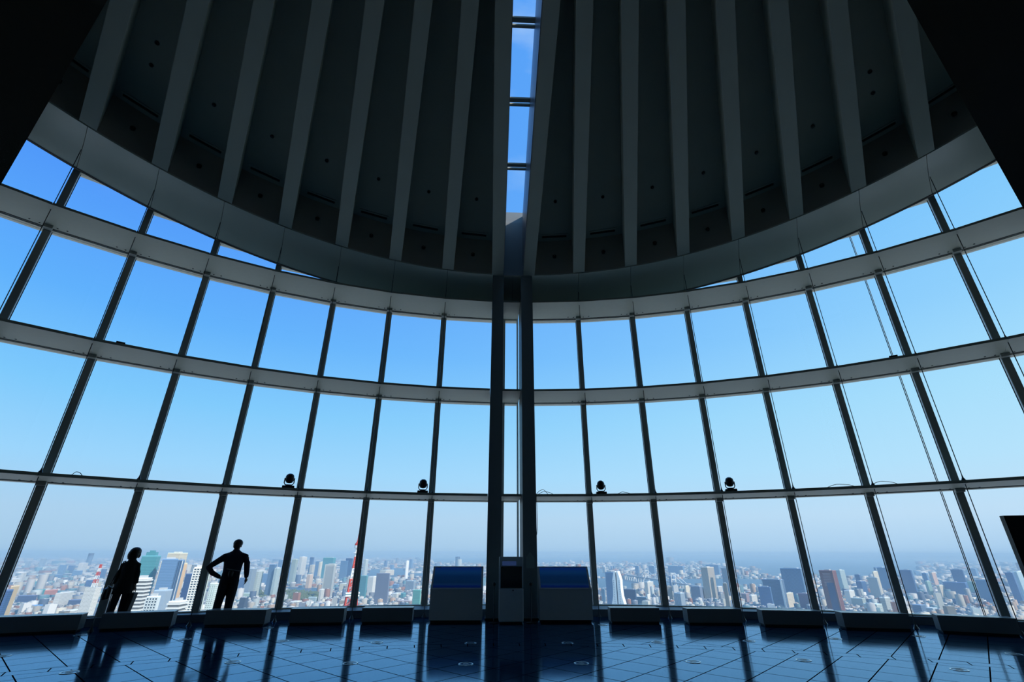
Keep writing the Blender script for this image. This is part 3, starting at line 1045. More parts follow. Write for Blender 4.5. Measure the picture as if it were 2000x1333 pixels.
def head(m, c, tilt=0.0):
    """head centre c, facing +y; skull, jaw, nose, brow, lips, ears"""
    x, y, z = c
    m.ball((x, y - 0.012, z + 0.022), (0.074, 0.092, 0.098), 18)
    m.ball((x, y + 0.022, z - 0.045), (0.056, 0.066, 0.068), 16)
    m.tube([(x, y + 0.088, z + 0.02), (x, y + 0.104, z - 0.012), (x, y + 0.094, z - 0.026)], [0.009, 0.014, 0.012], 8)
    m.ball((x, y + 0.082, z - 0.058), (0.026, 0.012, 0.010))
    m.ball((x, y + 0.070, z - 0.095), (0.024, 0.02, 0.018))
    for s_ in (-1, 1):
        m.ball((x + s_ * 0.077, y - 0.004, z - 0.012), (0.010, 0.020, 0.031))
        m.ball((x + s_ * 0.030, y + 0.078, z + 0.010), (0.013, 0.010, 0.010))
        m.ball((x + s_ * 0.032, y + 0.078, z + 0.026), (0.022, 0.010, 0.006))


# --- the man: hand on the left hip, right arm hanging away from the body
px_, py_ = -7.86, 18.42
man = empty('person', (px_ * U, py_ * U, 0), R_(14), label='person in navy shirt and dark trousers, left hand on hip, looking out', cat='person')
b = MB()
head(b, (0.0, 0.03, 1.60))
b.tube([(-0.005, 0.0, 1.40), (0.0, 0.005, 1.50), (0.0, 0.015, 1.56)], [0.068, 0.062, 0.058], 14)
b.tube([(0.0, 0, 1.0), (0.0, 0, 1.2), (0.0, 0, 1.38)], [0.13, 0.13, 0.10], 12)
b.tube([(-0.30, -0.04, 1.29), (-0.475, -0.10, 1.145), (-0.37, -0.06, 1.00), (-0.20, 0.0, 0.905)], [0.042, 0.038, 0.035, 0.028], 10)
b.tube([(0.26, 0, 1.34), (0.31, -0.02, 1.12), (0.325, 0.02, 0.90)], [0.042, 0.038, 0.028], 10)
for s_ in (-1, 1):
    b.tube([(s_ * 0.09, 0, 0.92), (-0.01 + s_ * 0.115, 0, 0.5), (-0.02 + s_ * 0.12, -0.01, 0.10)], [0.075, 0.05, 0.035], 10)
b.tube([(-0.3, -0.04, 1.29), (0.0, 0, 1.38), (0.26, 0, 1.35)], [0.04, 0.06, 0.042], 10)
b.tube([(0.0, 0, 1.02), (0.0, 0, 0.88)], [0.12, 0.12], 10)
hand(b, (-0.195, 0.005, 0.90), (0.85, 0.25, -0.25), 10, (0, 0.3, 1), (0.1, 1, -0.2))
hand(b, (0.325, 0.02, 0.905), (0.12, 0.15, -1), 26, (-0.3, 1, 0), (-1, -0.2, 0))
remeshed(b, 'body', M_SKIN, man, 0.006)
s = MB()
s.rings([((-0.005, 0, 1.02), 0.19, 0.128), ((-0.005, 0, 1.10), 0.193, 0.130), ((-0.005, 0, 1.20), 0.205, 0.132), ((-0.01, 0, 1.30), 0.225, 0.132), ((-0.01, 0, 1.38), 0.215, 0.120), ((-0.005, 0, 1.44), 0.15, 0.095), ((0.0, 0, 1.49), 0.078, 0.07)])
s.tube([(-0.12, 0, 1.375), (-0.22, -0.01, 1.345), (-0.35, -0.06, 1.245), (-0.485, -0.105, 1.140)], [0.082, 0.078, 0.066, 0.058], 12)
s.ball((-0.485, -0.105, 1.135), 0.059)
s.tube([(-0.485, -0.105, 1.135), (-0.395, -0.07, 1.02), (-0.23, -0.01, 0.925)], [0.058, 0.055, 0.042], 12)
s.tube([(0.12, 0, 1.375), (0.225, 0, 1.345), (0.285, -0.015, 1.22), (0.305, -0.025, 1.11), (0.318, 0.0, 1.0), (0.326, 0.018, 0.915)], [0.08, 0.078, 0.068, 0.062, 0.056, 0.044], 12)
s.tube([(-0.005, -0.01, 1.455), (0.0, 0.0, 1.51)], [0.082, 0.070], 14)
remeshed(s, 'shirt', M_SHIRT, man, 0.008)
t = MB()
t.rings([((-0.01, 0, 0.80), 0.195, 0.135), ((-0.01, 0, 0.90), 0.198, 0.138), ((-0.008, 0, 0.98), 0.192, 0.13), ((-0.006, 0, 1.06), 0.186, 0.126)])
t.tube([(-0.10, 0, 0.86), (-0.115, 0, 0.66), (-0.135, -0.005, 0.46), (-0.15, -0.01, 0.24), (-0.16, -0.015, 0.06)], [0.115, 0.108, 0.090, 0.082, 0.084], 14)
t.tube([(0.08, 0, 0.86), (0.085, 0, 0.66), (0.085, -0.005, 0.46), (0.085, -0.01, 0.24), (0.09, -0.015, 0.06)], [0.115, 0.108, 0.092, 0.082, 0.084], 14)
remeshed(t, 'trousers', M_TROUS, man, 0.008)
for x_ in (-0.16, 0.09):
    sh = MB().ball((x_, 0.055, 0.045), (0.048, 0.135, 0.045)).ball((x_, -0.03, 0.055), (0.042, 0.05, 0.055))
    remeshed(sh, 'shoe', M_SHOE, man, 0.008)
h = MB().ball((0.0, 0.004, 1.645), (0.104, 0.114, 0.096), 20).ball((-0.002, -0.045, 1.595), (0.086, 0.068, 0.085), 16)
h.ball((0.0, 0.045, 1.69), (0.075, 0.075, 0.045))
remeshed(h, 'hair', M_HAIR, man, 0.008)
w_ = MB()
pts = [(-0.006 + 0.203 * sin(a), -0.142 * cos(a) - 0.006, 1.085 - 0.035 * sin(a)) for a in np.linspace(-0.45, 1.05, 9)]
w_.tube(pts, 0.011, 6)
w_.build('shirt_hem', M_HEM, man, scale=1.0, smooth=True)
w_ = MB().tube([(0.02, -0.135, 1.05), (0.02, -0.165, 1.04), (0.02, -0.17, 0.97), (0.02, -0.140, 0.95)], [0.05, 0.055, 0.055, 0.05], 10)
remeshed(w_, 'waist_pouch', M_LEATH, man, 0.008)

# --- the woman: bobbed hair, hip-length coat, bags on both sides
wx, wy = -10.17, 17.70
wom = empty('person', (wx * U, wy * U, 0), R_(20), label='person in long black coat with bobbed hair, carrying bags, gazing out', cat='person')
b = MB()
head(b, (0.025, 0.035, 1.425))
b.tube([(0.0, 0, 1.22), (0.012, 0.01, 1.32), (0.02, 0.02, 1.38)], [0.055, 0.046, 0.044], 14)
b.tube([(0, 0, 0.85), (0, 0, 1.05), (0, 0, 1.22)], [0.10, 0.10, 0.09], 12)
for s_ in (-1, 1):
    b.tube([(s_ * 0.075, 0, 0.88), (s_ * 0.09, 0, 0.48), (s_ * 0.10, -0.01, 0.09)], [0.07, 0.05, 0.032], 10)
    b.tube([(s_ * 0.02, 0, 1.21), (s_ * 0.14, 0, 1.19), (s_ * 0.17, -0.02, 0.98), (s_ * 0.182, 0.02, 0.78)], [0.045, 0.038, 0.032, 0.024], 10)
    hand(b, (s_ * 0.184, 0.025, 0.785), (0.0, 0.15, -1), 38, (0, 1, 0.1), (-s_, 0, 0))
remeshed(b, 'body', M_SKIN, wom, 0.006)
s = MB()
s.rings([((-0.01, 0, 0.62), 0.190, 0.135), ((-0.01, 0, 0.74), 0.182, 0.13), ((-0.005, 0, 0.90), 0.162, 0.12), ((0, 0, 1.02), 0.145, 0.11), ((0, 0, 1.12), 0.152, 0.108), ((0.0, 0, 1.20), 0.148, 0.095), ((0.005, 0, 1.25), 0.105, 0.08), ((0.012, 0.0, 1.30), 0.062, 0.06)])
for s_ in (-1, 1):
    s.tube([(s_ * 0.08, 0, 1.205), (s_ * 0.142, 0, 1.185), (s_ * 0.172, -0.015, 1.05), (s_ * 0.18, -0.02, 0.95), (s_ * 0.186, 0.01, 0.82)], [0.06, 0.056, 0.050, 0.047, 0.045], 12)
s.tube([(0.0, -0.02, 1.26), (0.01, -0.005, 1.315)], [0.078, 0.07], 14)
remeshed(s, 'coat', M_COAT, wom, 0.008)
t = MB()
t.tube([(-0.08, 0, 0.78), (-0.10, 0, 0.50), (-0.115, -0.01, 0.28), (-0.125, -0.015, 0.05)], [0.085, 0.074, 0.068, 0.072], 14)
t.tube([(0.08, 0, 0.78), (0.075, 0, 0.50), (0.08, -0.01, 0.28), (0.085, -0.015, 0.05)], [0.085, 0.074, 0.068, 0.072], 14)
t.rings([((0, 0, 0.72), 0.15, 0.11), ((0, 0, 0.9), 0.15, 0.11)])
remeshed(t, 'trousers', M_TROUS, wom, 0.008)
for x_ in (-0.125, 0.085):
    sh = MB().ball((x_, 0.05, 0.04), (0.043, 0.12, 0.04)).ball((x_, -0.03, 0.05), (0.038, 0.045, 0.05))
    remeshed(sh, 'shoe', M_SHOE, wom, 0.008)
h = MB().ball((0.015, 0.005, 1.452), (0.112, 0.115, 0.102), 20).ball((0.0, -0.045, 1.39), (0.110, 0.078, 0.12), 16)
h.tube([(-0.055, -0.01, 1.45), (-0.078, 0.0, 1.36), (-0.07, 0.0, 1.305)], [0.05, 0.042, 0.03], 12).tube([(0.09, -0.005, 1.45), (0.102, 0.0, 1.38), (0.09, 0.01, 1.33)], [0.035, 0.032, 0.022], 12)
remeshed(h, 'hair', M_HAIR, wom, 0.008)

# bags she carries (things of their own)
hb = empty('handbag', (wx * U, wy * U, 0), R_(20), label='dark handbag bulging at the left hip of the person in the coat', cat='bag')
m = MB()
m.tube([(-0.275, -0.02, 0.52), (-0.285, -0.02, 0.60), (-0.275, -0.02, 0.72), (-0.25, -0.02, 0.77)], [0.115, 0.13, 0.11, 0.07], 14, 0.62)
remeshed(m, 'pouch', M_LEATH, hb, 0.01)
m = MB().tube([(-0.25, -0.06, 0.80), (-0.20, -0.09, 1.0), (-0.13, -0.06, 1.26), (-0.12, 0.02, 1.27), (-0.20, 0.08, 1.0), (-0.25, 0.03, 0.80)], 0.011, 6)
m.build('shoulder_strap', M_LEATH, hb, scale=1.0, smooth=True)
tb = empty('tote_bag', (wx * U, wy * U, 0), R_(20), label='flat dark tote bag hanging at the right hand of the person in the coat', cat='bag')
m = MB().box((0.185, 0.03, 0.46), (0.09, 0.30, 0.38))
o = m.build('pouch', M_COAT, tb, scale=1.0)
o.rotation_euler = (0, R_(7), 0); o.location = (-0.055, 0, 0.015)
bv = o.modifiers.new('b', 'BEVEL'); bv.width = 0.012; bv.segments = 2
MB().tube([(0.20, -0.05, 0.64), (0.212, 0.0, 0.715), (0.212, 0.06, 0.715), (0.20, 0.11, 0.64)], 0.008, 6).build('carry_handle', M_COAT, tb, scale=1.0, smooth=True)

# ------------------------------------------------------------------ the city far below (drawn in metres)
EYEZ = EYE * U
GZ = EYEZ - 268.0               # ground level
C0 = Vector((CAMX * U, CAMY * U, EYEZ))
CR = CAM_M.to_3x3()


def ray(px, py):
    return (CR @ Vector(((px - 1000) / FPX, (667 - py) / FPX, -1.0)))


def at(px, py, dist):
    """the world point seen at a picture position, at a horizontal distance in metres"""
    r = ray(px, py)
    return C0 + r * (dist / math.hypot(r.x, r.y))


def head_of(px, py=1110):
    r = ray(px, py)
    return math.degrees(math.atan2(r.x, r.y))


def ground_at(px, py):
    r = ray(px, py)
    return C0 + r * ((GZ - C0.z) / r.z)


def facade(name, style, rough=0.45, win=0.45, dark=0.45):
    """facade paint: colour from the object; rows or columns of windows darker by procedural stripes in metres"""
    m = bpy.data.materials.new(name)
    m.use_nodes = True
    nt = m.node_tree
    b = nt.nodes['Principled BSDF']
    b.inputs['Roughness'].default_value = rough
    N, L = nt.nodes.new, nt.links.new
    oi = N('ShaderNodeObjectInfo')
    tc = N('ShaderNodeTexCoord')
    sep = N('ShaderNodeSeparateXYZ')
    L(tc.outputs['Object'], sep.inputs[0])
    geo = N('ShaderNodeNewGeometry')
    sn = N('ShaderNodeSeparateXYZ'); L(geo.outputs['Normal'], sn.inputs[0])

    def stripe(sock, period, duty):
        a = N('ShaderNodeMath'); a.operation = 'DIVIDE'; a.inputs[1].default_value = period
        L(sock, a.inputs[0])
        f = N('ShaderNodeMath'); f.operation = 'FRACT'; L(a.outputs[0], f.inputs[0])
        g = N('ShaderNodeMath'); g.operation = 'LESS_THAN'; g.inputs[1].default_value = duty
        L(f.outputs[0], g.inputs[0])
        return g.outputs[0]
    fac = None
    if style in 'hg':
        fac = stripe(sep.outputs['Z'], 4.2 if style == 'h' else 4.6, win)
    if style in 'vg':
        ad = N('ShaderNodeMath'); ad.operation = 'ADD'
        L(sep.outputs['X'], ad.inputs[0]); L(sep.outputs['Y'], ad.inputs[1])
        v = stripe(ad.outputs[0], 5.0, 0.5)
        if fac is None: fac = v
        else:
            mu = N('ShaderNodeMath'); mu.operation = 'MULTIPLY'; L(fac, mu.inputs[0]); L(v, mu.inputs[1]); fac = mu.outputs[0]
    if fac is None:
        nz = N('ShaderNodeTexNoise'); nz.inputs['Scale'].default_value = 0.05; L(tc.outputs['Object'], nz.inputs['Vector'])
        k = N('ShaderNodeMath'); k.operation = 'MULTIPLY'; k.inputs[1].default_value = 0.5; L(nz.outputs[0], k.inputs[0]); fac = k.outputs[0]
    up = N('ShaderNodeMath'); up.operation = 'LESS_THAN'; up.inputs[1].default_value = 0.5; L(sn.outputs['Z'], up.inputs[0])
    mu = N('ShaderNodeMath'); mu.operation = 'MULTIPLY'; L(fac, mu.inputs[0]); L(up.outputs[0], mu.inputs[1])
    dk = N('ShaderNodeVectorMath'); dk.operation = 'SCALE'; dk.inputs['Scale'].default_value = dark
    L(oi.outputs['Color'], dk.inputs[0])
    mx = N('ShaderNodeMix'); mx.data_type = 'RGBA'
    L(mu.outputs[0], mx.inputs[0]); L(oi.outputs['Color'], mx.inputs[6]); L(dk.outputs[0], mx.inputs[7])
    L(mx.outputs[2], b.inputs['Base Color'])
    return m


F = {'p': facade('plain_facade', 'p', dark=0.8), 'h': facade('banded_facade', 'h'), 'v': facade('ribbed_facade', 'v'), 'g': facade('gridded_facade', 'g', dark=0.3),
     's': facade('glass_facade', 'h', rough=0.18, win=0.3, dark=0.7)}

# (left, right, top, foot) picture extents of the tower's top and foot, distance, share of the width that is the front face,
# facade, front colour, label.  Everything is turned into metres at its own distance.
W, Cc = (0.78, 0.76, 0.70), (0.72, 0.64, 0.50)
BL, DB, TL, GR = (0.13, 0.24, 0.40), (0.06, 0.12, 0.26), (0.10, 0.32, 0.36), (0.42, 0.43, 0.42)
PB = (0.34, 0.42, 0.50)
LM = [
    (-6, 24, 1155, 1500, .75, 's', DB, 'dark blue tower at the lower left corner of the view'),
    (23, 37, 1147, 1550, .15, 'p', (0.62, 0.47, 0.30), 'tan slab tower beside the dark blue tower at the lower left'),
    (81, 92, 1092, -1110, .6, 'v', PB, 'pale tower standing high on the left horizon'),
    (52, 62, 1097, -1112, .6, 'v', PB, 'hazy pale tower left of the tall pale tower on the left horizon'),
    (118, 131, 1105, -1125, .7, 's', BL, 'blue-grey tower in the middle of the left city, left of two like it'),
    (135, 147, 1106, -1122, .7, 's', DB, 'darker blue tower in the middle of the left city, right of its neighbour'),
    (144, 161, 1116, -1130, .8, 's', BL, 'broad blue block in front of the pair of blue towers at left'),
    (108, 122, 1124, -1135, .7, 'h', BL, 'low blue block below the pair of blue towers at left'),
    (156, 172, 1101, -1122, .5, 'v', W, 'white ribbed twin-shaft tower left of the lattice mast'),
    (195, 209, 1113, -1132, .85, 's', DB, 'dark blue tower just behind the second mullion from the left'),
    (43, 52, 1120, -1140, .5, 'v', W, 'white ribbed tower at the left edge of the city'),
    (25, 42, 1131, -1145, .6, 'g', W, 'white gridded block near the tan slab at left'),
    (71, 88, 1153, -1165, .7, 'p', (0.05, 0.30, 0.30), 'green roofed block in the left city'),
    (90, 112, 1154, -1167, .4, 'g', (0.55, 0.20, 0.13), 'red-brown block in the left city'),
    (57, 82, 1184, -1193, .75, 'p', (0.05, 0.25, 0.60), 'bright azure low block near the bench at left'),
    (38, 71, 1165, -1182, .9, 'h', (0.06, 0.10, 0.22), 'long dark navy block in the lower left city'),
    (112, 142, 1159, -1187, .3, 'h', W, 'wide bright white block in the lower left city'),
    (138, 192, 1173, -1186, .9, 'h', (0.07, 0.11, 0.22), 'very wide dark blue block in the lower left city'),
    (180, 198, 1138, -1153, .75, 'g', Cc, 'beige gridded block left of the woman'),
    (170, 182, 1135, -1157, .7, 'p', DB, 'narrow dark blue block left of the beige gridded block'),
    (131, 158, 1193, -1205, .5, 'h', W, 'white stepped low block just above the leftmost benches'),
    (60, 78, 1137, -1147, .8, 'p', TL, 'teal low block in the left city'),
    (279, 313, 1088, 1750, .8, 's', TL, 'tall green glass tower with a small crown, right of the woman'),
    (319, 347, 1094, 1700, .999, 's', BL, 'tall blue glass tower with banded front, between the two people'),
    (347, 361, 1096, 1750, .75, 'v', BL, 'ribbed blue glass wing at the right of the banded blue tower'),
    (330, 366, 1082, 2300, .6, 'g', Cc, 'cream topped tower rising behind the banded blue tower'),
    (360, 366, 1103, 1900, .10, 'p', (0.75, 0.50, 0.30), 'narrow orange-tan slab beside the blue glass wing'),
    (364, 377, 1123, 1800, .9, 's', DB, 'dark blue block right of the orange-tan slab'),
    (315, 324, 1099, 2500, .5, 'p', Cc, 'thin cream shaft between the green and blue towers'),
    (380, 396, 1111, 1150, .999, 'G', W, 'white tower with a regular grid of windows, left of the man'),
    (264, 296, 1132, 1150, .7, 'H', W, 'white tower with stacked balconies beside the woman'),
    (288, 313, 1168, 1050, .8, 'G', (0.72, 0.76, 0.74), 'small white gridded block below the blue tower'),
    (303, 336, 1155, 1350, .65, 'p', PB, 'grey block with a sunlit white side below the blue tower'),
    (331, 364, 1177, 1000, .6, 'H', W, 'white low block with stacked balconies above the bench'),
    (376, 390, 1104, 2600, .6, 'v', PB, 'pale tower behind the white gridded tower'),
    (393, 412, 1115, 1300, .25, 'v', (0.70, 0.78, 0.70), 'pale greenish white tower behind the elbow of the man'),
    (411, 427, 1142, 1400, .6, 'g', (0.66, 0.74, 0.68), 'pale block below the elbow of the man'),
    (469, 487, 1130, -1160, .85, 's', DB, 'dark blue glass block right of the man'),
    (484, 502, 1112, -1170, .55, 'v', PB, 'pale ribbed tower, left of a pair right of the man'),
    (500, 515, 1117, -1168, .4, 'h', (0.6, 0.68, 0.64), 'pale green banded tower just right of the ribbed pair'),
    (462, 492, 1160, -1172, .85, 'h', (0.55, 0.72, 0.62), 'low block with a mint green roof right of the man'),
    (527, 541, 1104, -1168, .75, 'v', BL, 'blue ribbed tower left of the mullion near the park'),
    (537, 549, 1111, -1168, .4, 'v', (0.55, 0.66, 0.66), 'pale ribbed tower touching the mullion near the park'),
    (545, 555, 1095, -1130, .7, 's', BL, 'hazy blue tower left of the mullion near the park'),
    (513, 527, 1122, -1147, .7, 's', BL, 'blue block between the two ribbed pairs'),
    (571, 583, 1094, -1145, .6, 'v', (0.42, 0.50, 0.46), 'pale grey-green tower right of the mullion near the park'),
    (562, 572, 1100, -1140, .8, 's', BL, 'blue tower touching the mullion above the park'),
    (586, 600, 1089, -1127, .35, 'v', W, 'bright white ribbed tower above the park'),
    (606, 614, 1090, -1125, .7, 's', DB, 'slim blue tower right of the white ribbed tower'),
    (606, 618, 1105, -1125, .4, 'h', Cc, 'cream tower below the slim blue tower'),
    (617, 627, 1098, -1130, .8, 's', BL, 'slim blue tower left of the cream slab'),
    (624, 638, 1099, -1132, .2, 'p', Cc, 'cream slab tower left of the crowned grey tower'),
    (636, 657, 1104, -1170, .85, 'p', GR, 'large grey tower with a pale crown left of the lattice tower'),
    (632, 656, 1091, -1135, .8, 's', TL, 'teal topped tower behind the crowned grey tower'),
    (624, 634, 1153, -1178, .4, 'v', W, 'small white ribbed block at the foot of the crowned grey tower'),
    (666, 681, 1097, -1133, .9, 's', BL, 'blue tower left of the lattice tower'),
    (676, 690, 1092, -1133, .9, 's', DB, 'darker blue tower just behind the lattice tower'),
    (600, 612, 1124, -1150, .5, 'p', (0.66, 0.48, 0.36), 'salmon block above the park'),
    (568, 589, 1176, -1192, .6, 'H', W, 'white low block with balconies below the park'),
    (603, 619, 1168, -1180, .85, 'g', (0.40, 0.50, 0.52), 'grey-blue low block at the right of the park'),
    (616, 643, 1180, -1190, .9, 'h', DB, 'long blue low block at the foot of the crowned grey tower'),
    (664, 690, 1141, -1157, .5, 'p', (0.78, 0.70, 0.52), 'cream low block behind the lattice tower'),
    (711, 720, 1094, -1127, .45, 'v', (0.70, 0.76, 0.72), 'pale pointed tower right of the lattice tower'),
    (704, 719, 1126, -1172, .8, 'h', TL, 'teal banded tower right of the lattice tower'),
    (720, 739, 1128, -1165, .5, 'g', W, 'white framed block left of the purple-grey slab'),
    (736, 762, 1121.5, -1182, .93, 'p', (0.18, 0.20, 0.27), 'purple-grey windowless looking slab tower'),
    (743, 770, 1115, -1125, .4, 'p', Cc, 'cream roof block behind the purple-grey slab'),
    (751, 757, 1096, -1110, .5, 'p', DB, 'slim hazy tower above the purple-grey slab'),
    (793, 799, 1097, -1140, .3, 'p', (0.9, 0.88, 0.84), 'slender bright white tower left of the left desk'),
    (793, 812, 1136, -1158, .8, 'v', PB, 'grey-blue ribbed block below the slender white tower'),
    (807, 823, 1154, -1195, .85, 'h', (0.16, 0.48, 0.40), 'mint green banded tower left of the left desk'),
    (767, 780, 1143, -1153, .75, 's', BL, 'blue glass block right of the purple-grey slab'),
    (775, 806, 1175, -1185, .8, 'h', (0.36, 0.28, 0.27), 'brown banded low block right of the purple-grey slab'),
    (766, 784, 1160, -1172, .5, 'v', W, 'white ribbed low block right of the purple-grey slab'),
    (783, 793, 1160, -1172, .5, 'h', TL, 'small teal block beside the mint green tower'),
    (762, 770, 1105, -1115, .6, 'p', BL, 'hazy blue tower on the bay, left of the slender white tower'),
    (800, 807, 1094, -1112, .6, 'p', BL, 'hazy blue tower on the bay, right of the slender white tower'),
    (1182, 1198, 1119.5, -1190, .95, 's', BL, 'blue-grey glass tower touching the flared white tower'),
    (1214, 1242, 1153, -1185, .93, 'v', (0.05, 0.10, 0.20), 'broad dark blue block right of the flared white tower'),
    (1258, 1276, 1138, -1168, .35, 'v', W, 'white ribbed stepped tower below the bridge'),
    (1174, 1182, 1152, -1180, .8, 'g', (0.2, 0.32, 0.42), 'small gridded blue tower right of the right desk'),
    (1242, 1264, 1168, -1184, .9, 'h', (0.14, 0.26, 0.34), 'teal-blue low block below the bridge'),
    (1263, 1270, 1163, -1186, .2, 'p', W, 'thin white slab beside the teal-blue low block'),
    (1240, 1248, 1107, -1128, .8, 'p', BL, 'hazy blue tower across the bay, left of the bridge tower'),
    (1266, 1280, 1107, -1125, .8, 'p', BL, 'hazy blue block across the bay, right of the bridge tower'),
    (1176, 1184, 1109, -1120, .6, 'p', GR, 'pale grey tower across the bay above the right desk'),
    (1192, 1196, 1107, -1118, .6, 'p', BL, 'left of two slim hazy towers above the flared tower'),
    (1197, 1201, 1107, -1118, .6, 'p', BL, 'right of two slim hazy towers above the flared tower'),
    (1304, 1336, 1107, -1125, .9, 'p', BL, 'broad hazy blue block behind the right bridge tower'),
    (1306, 1319, 1127, -1152, .6, 's', BL, 'wedge-like blue tower in front of the right bridge tower'),
    (1316, 1337, 1160, -1195, .6, 'v', PB, 'blue-grey tower with a sunlit side right of the second mullion'),
    (1348, 1371, 1147, -1178, .78, 'p', (0.16, 0.20, 0.28), 'dark grey block with a beige side right of centre'),
    (1336, 1346, 1146, -1165, .3, 'p', Cc, 'beige tower behind the dark grey block'),
    (1368, 1394, 1109.6, -1173, .5, 'v', (0.50, 0.46, 0.40), 'beige and grey waisted tower left of the third mullion'),
    (1378, 1405, 1105, -1128, .9, 's', BL, 'blue block behind the beige waisted tower'),
    (1408, 1424, 1111, -1175, .65, 'v', PB, 'grey tower with beige side touching the third mullion'),
    (1367, 1379, 1152, -1173, .2, 'g', (0.75, 0.55, 0.46), 'pinkish sunlit block at the foot of the waisted tower'),
    (1397, 1411, 1147, -1165, .4, 'g', (0.6, 0.58, 0.55), 'grey gridded block between two tall towers'),
    (1390, 1399, 1143, -1172, .8, 's', BL, 'blue block at the foot of the waisted tower'),
    (1480, 1505, 1148, -1195, .92, 's', (0.09, 0.18, 0.34), 'plain blue tower in front of the striped blue tower'),
    (1488, 1530, 1133.6, -1190, .88, 'h', (0.12, 0.20, 0.32), 'wide striped blue tower with a white right edge'),
    (1523, 1570, 1112, -1175, .84, 'v', BL, 'very wide tall blue twin tower touching the fourth mullion'),
    (1558, 1582, 1161, -1195, .85, 'p', (0.20, 0.14, 0.20), 'purple-brown block touching the fourth mullion'),
    (1533, 1549, 1160, -1187, .2, 'h', Cc, 'cream striped low block in front of the wide blue tower'),
    (1447, 1463, 1161, -1177, .6, 'p', (0.30, 0.22, 0.24), 'reddish low block right of the third mullion'),
    (1463, 1478, 1164, -1180, .3, 'h', W, 'white low block right of the third mullion'),
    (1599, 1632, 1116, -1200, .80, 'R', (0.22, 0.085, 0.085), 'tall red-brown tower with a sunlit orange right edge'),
    (1630, 1649, 1115, -1158, .5, 'g', (0.40, 0.50, 0.50), 'blue tower with a white gridded side right of the red-brown tower'),
    (1669, 1680, 1124, -1160, .8, 's', DB, 'slim dark blue tower right of the white gridded side'),
    (1671, 1690, 1137, -1165, .55, 's', DB, 'dark blue stepped tower in front of the slim dark blue one'),
    (1693, 1714, 1129.5, -1170, .88, 'g', (0.44, 0.46, 0.44), 'pale grey gridded tower right of the stepped dark one'),
    (1703, 1714, 1118, -1165, .2, 'g', Cc, 'cream topped tower behind the pale grey gridded one'),
    (1706, 1737, 1110, -1155, .75, 'v', BL, 'tall blue tower with a bright stripe touching the fifth mullion'),
    (1756, 1780, 1115, -1165, .9, 's', DB, 'deep blue tower just right of the fifth mullion'),
    (1686, 1722, 1181, -1200, .7, 'g', (0.55, 0.62, 0.58), 'low pale block with curved roof tanks above the bench'),
    (1717, 1738, 1169, -1198, .5, 'h', (0.50, 0.53, 0.50), 'pale low block with a shaded blue side above the bench'),
    (1648, 1668, 1155, -1180, .5, 'g', W, 'white low block right of the red-brown tower'),
    (1662, 1690, 1170, -1185, .75, 'p', (0.36, 0.42, 0.40), 'wide grey-green low block right of the red-brown tower'),
    (1818, 1827, 1120, -1145, .2, 'v', (0.80, 0.52, 0.40), 'salmon striped slim tower at the right'),
    (1829, 1844, 1145, -1169, .35, 'g', Cc, 'cream sunlit block below the salmon striped tower'),
    (1800, 1812, 1121, -1160, .7, 's', BL, 'hazy blue tower left of the salmon striped tower'),
    (1806, 1817, 1137, -1168, .4, 's', (0.28, 0.42, 0.38), 'pale green tower at the right'),
    (1856, 1880, 1114, -1155, .93, 's', DB, 'wide tall blue tower left of the hanging ropes'),
    (1841, 1888, 1139, -1170, .9, 's', (0.08, 0.16, 0.32), 'very wide dark blue block left of the hanging ropes'),
    (1889, 1903, 1138, -1160, .75, 's', (0.22, 0.42, 0.36), 'green tower with a bright edge beside the hanging ropes'),
    (1904, 1942, 1135, -1178, .95, 's', (0.09, 0.20, 0.34), 'broad plain blue slab between ropes and last mullion'),
    (1894, 1908, 1112, -1130, .7, 's', BL, 'hazy tower just behind the hanging ropes'),
    (1962, 1980, 1120, -1180, .8, 's', (0.10, 0.18, 0.34), 'blue tower right of the last mullion'),
    (1975, 2010, 1118, -1172, .3, 'v', (0.55, 0.72, 0.78), 'cyan and white striped tower at the right edge'),
    (1781, 1806, 1183, -1205, .65, 'h', (0.12, 0.20, 0.32), 'dark striped low block above the rightmost bench'),
    (1808, 1830, 1189, -1202, .6, 'g', (0.45, 0.52, 0.56), 'grey block with a white roof rim above the rightmost bench'),
]
rnd = random.Random(4)
ROOF_COL = (0.55, 0.55, 0.53)


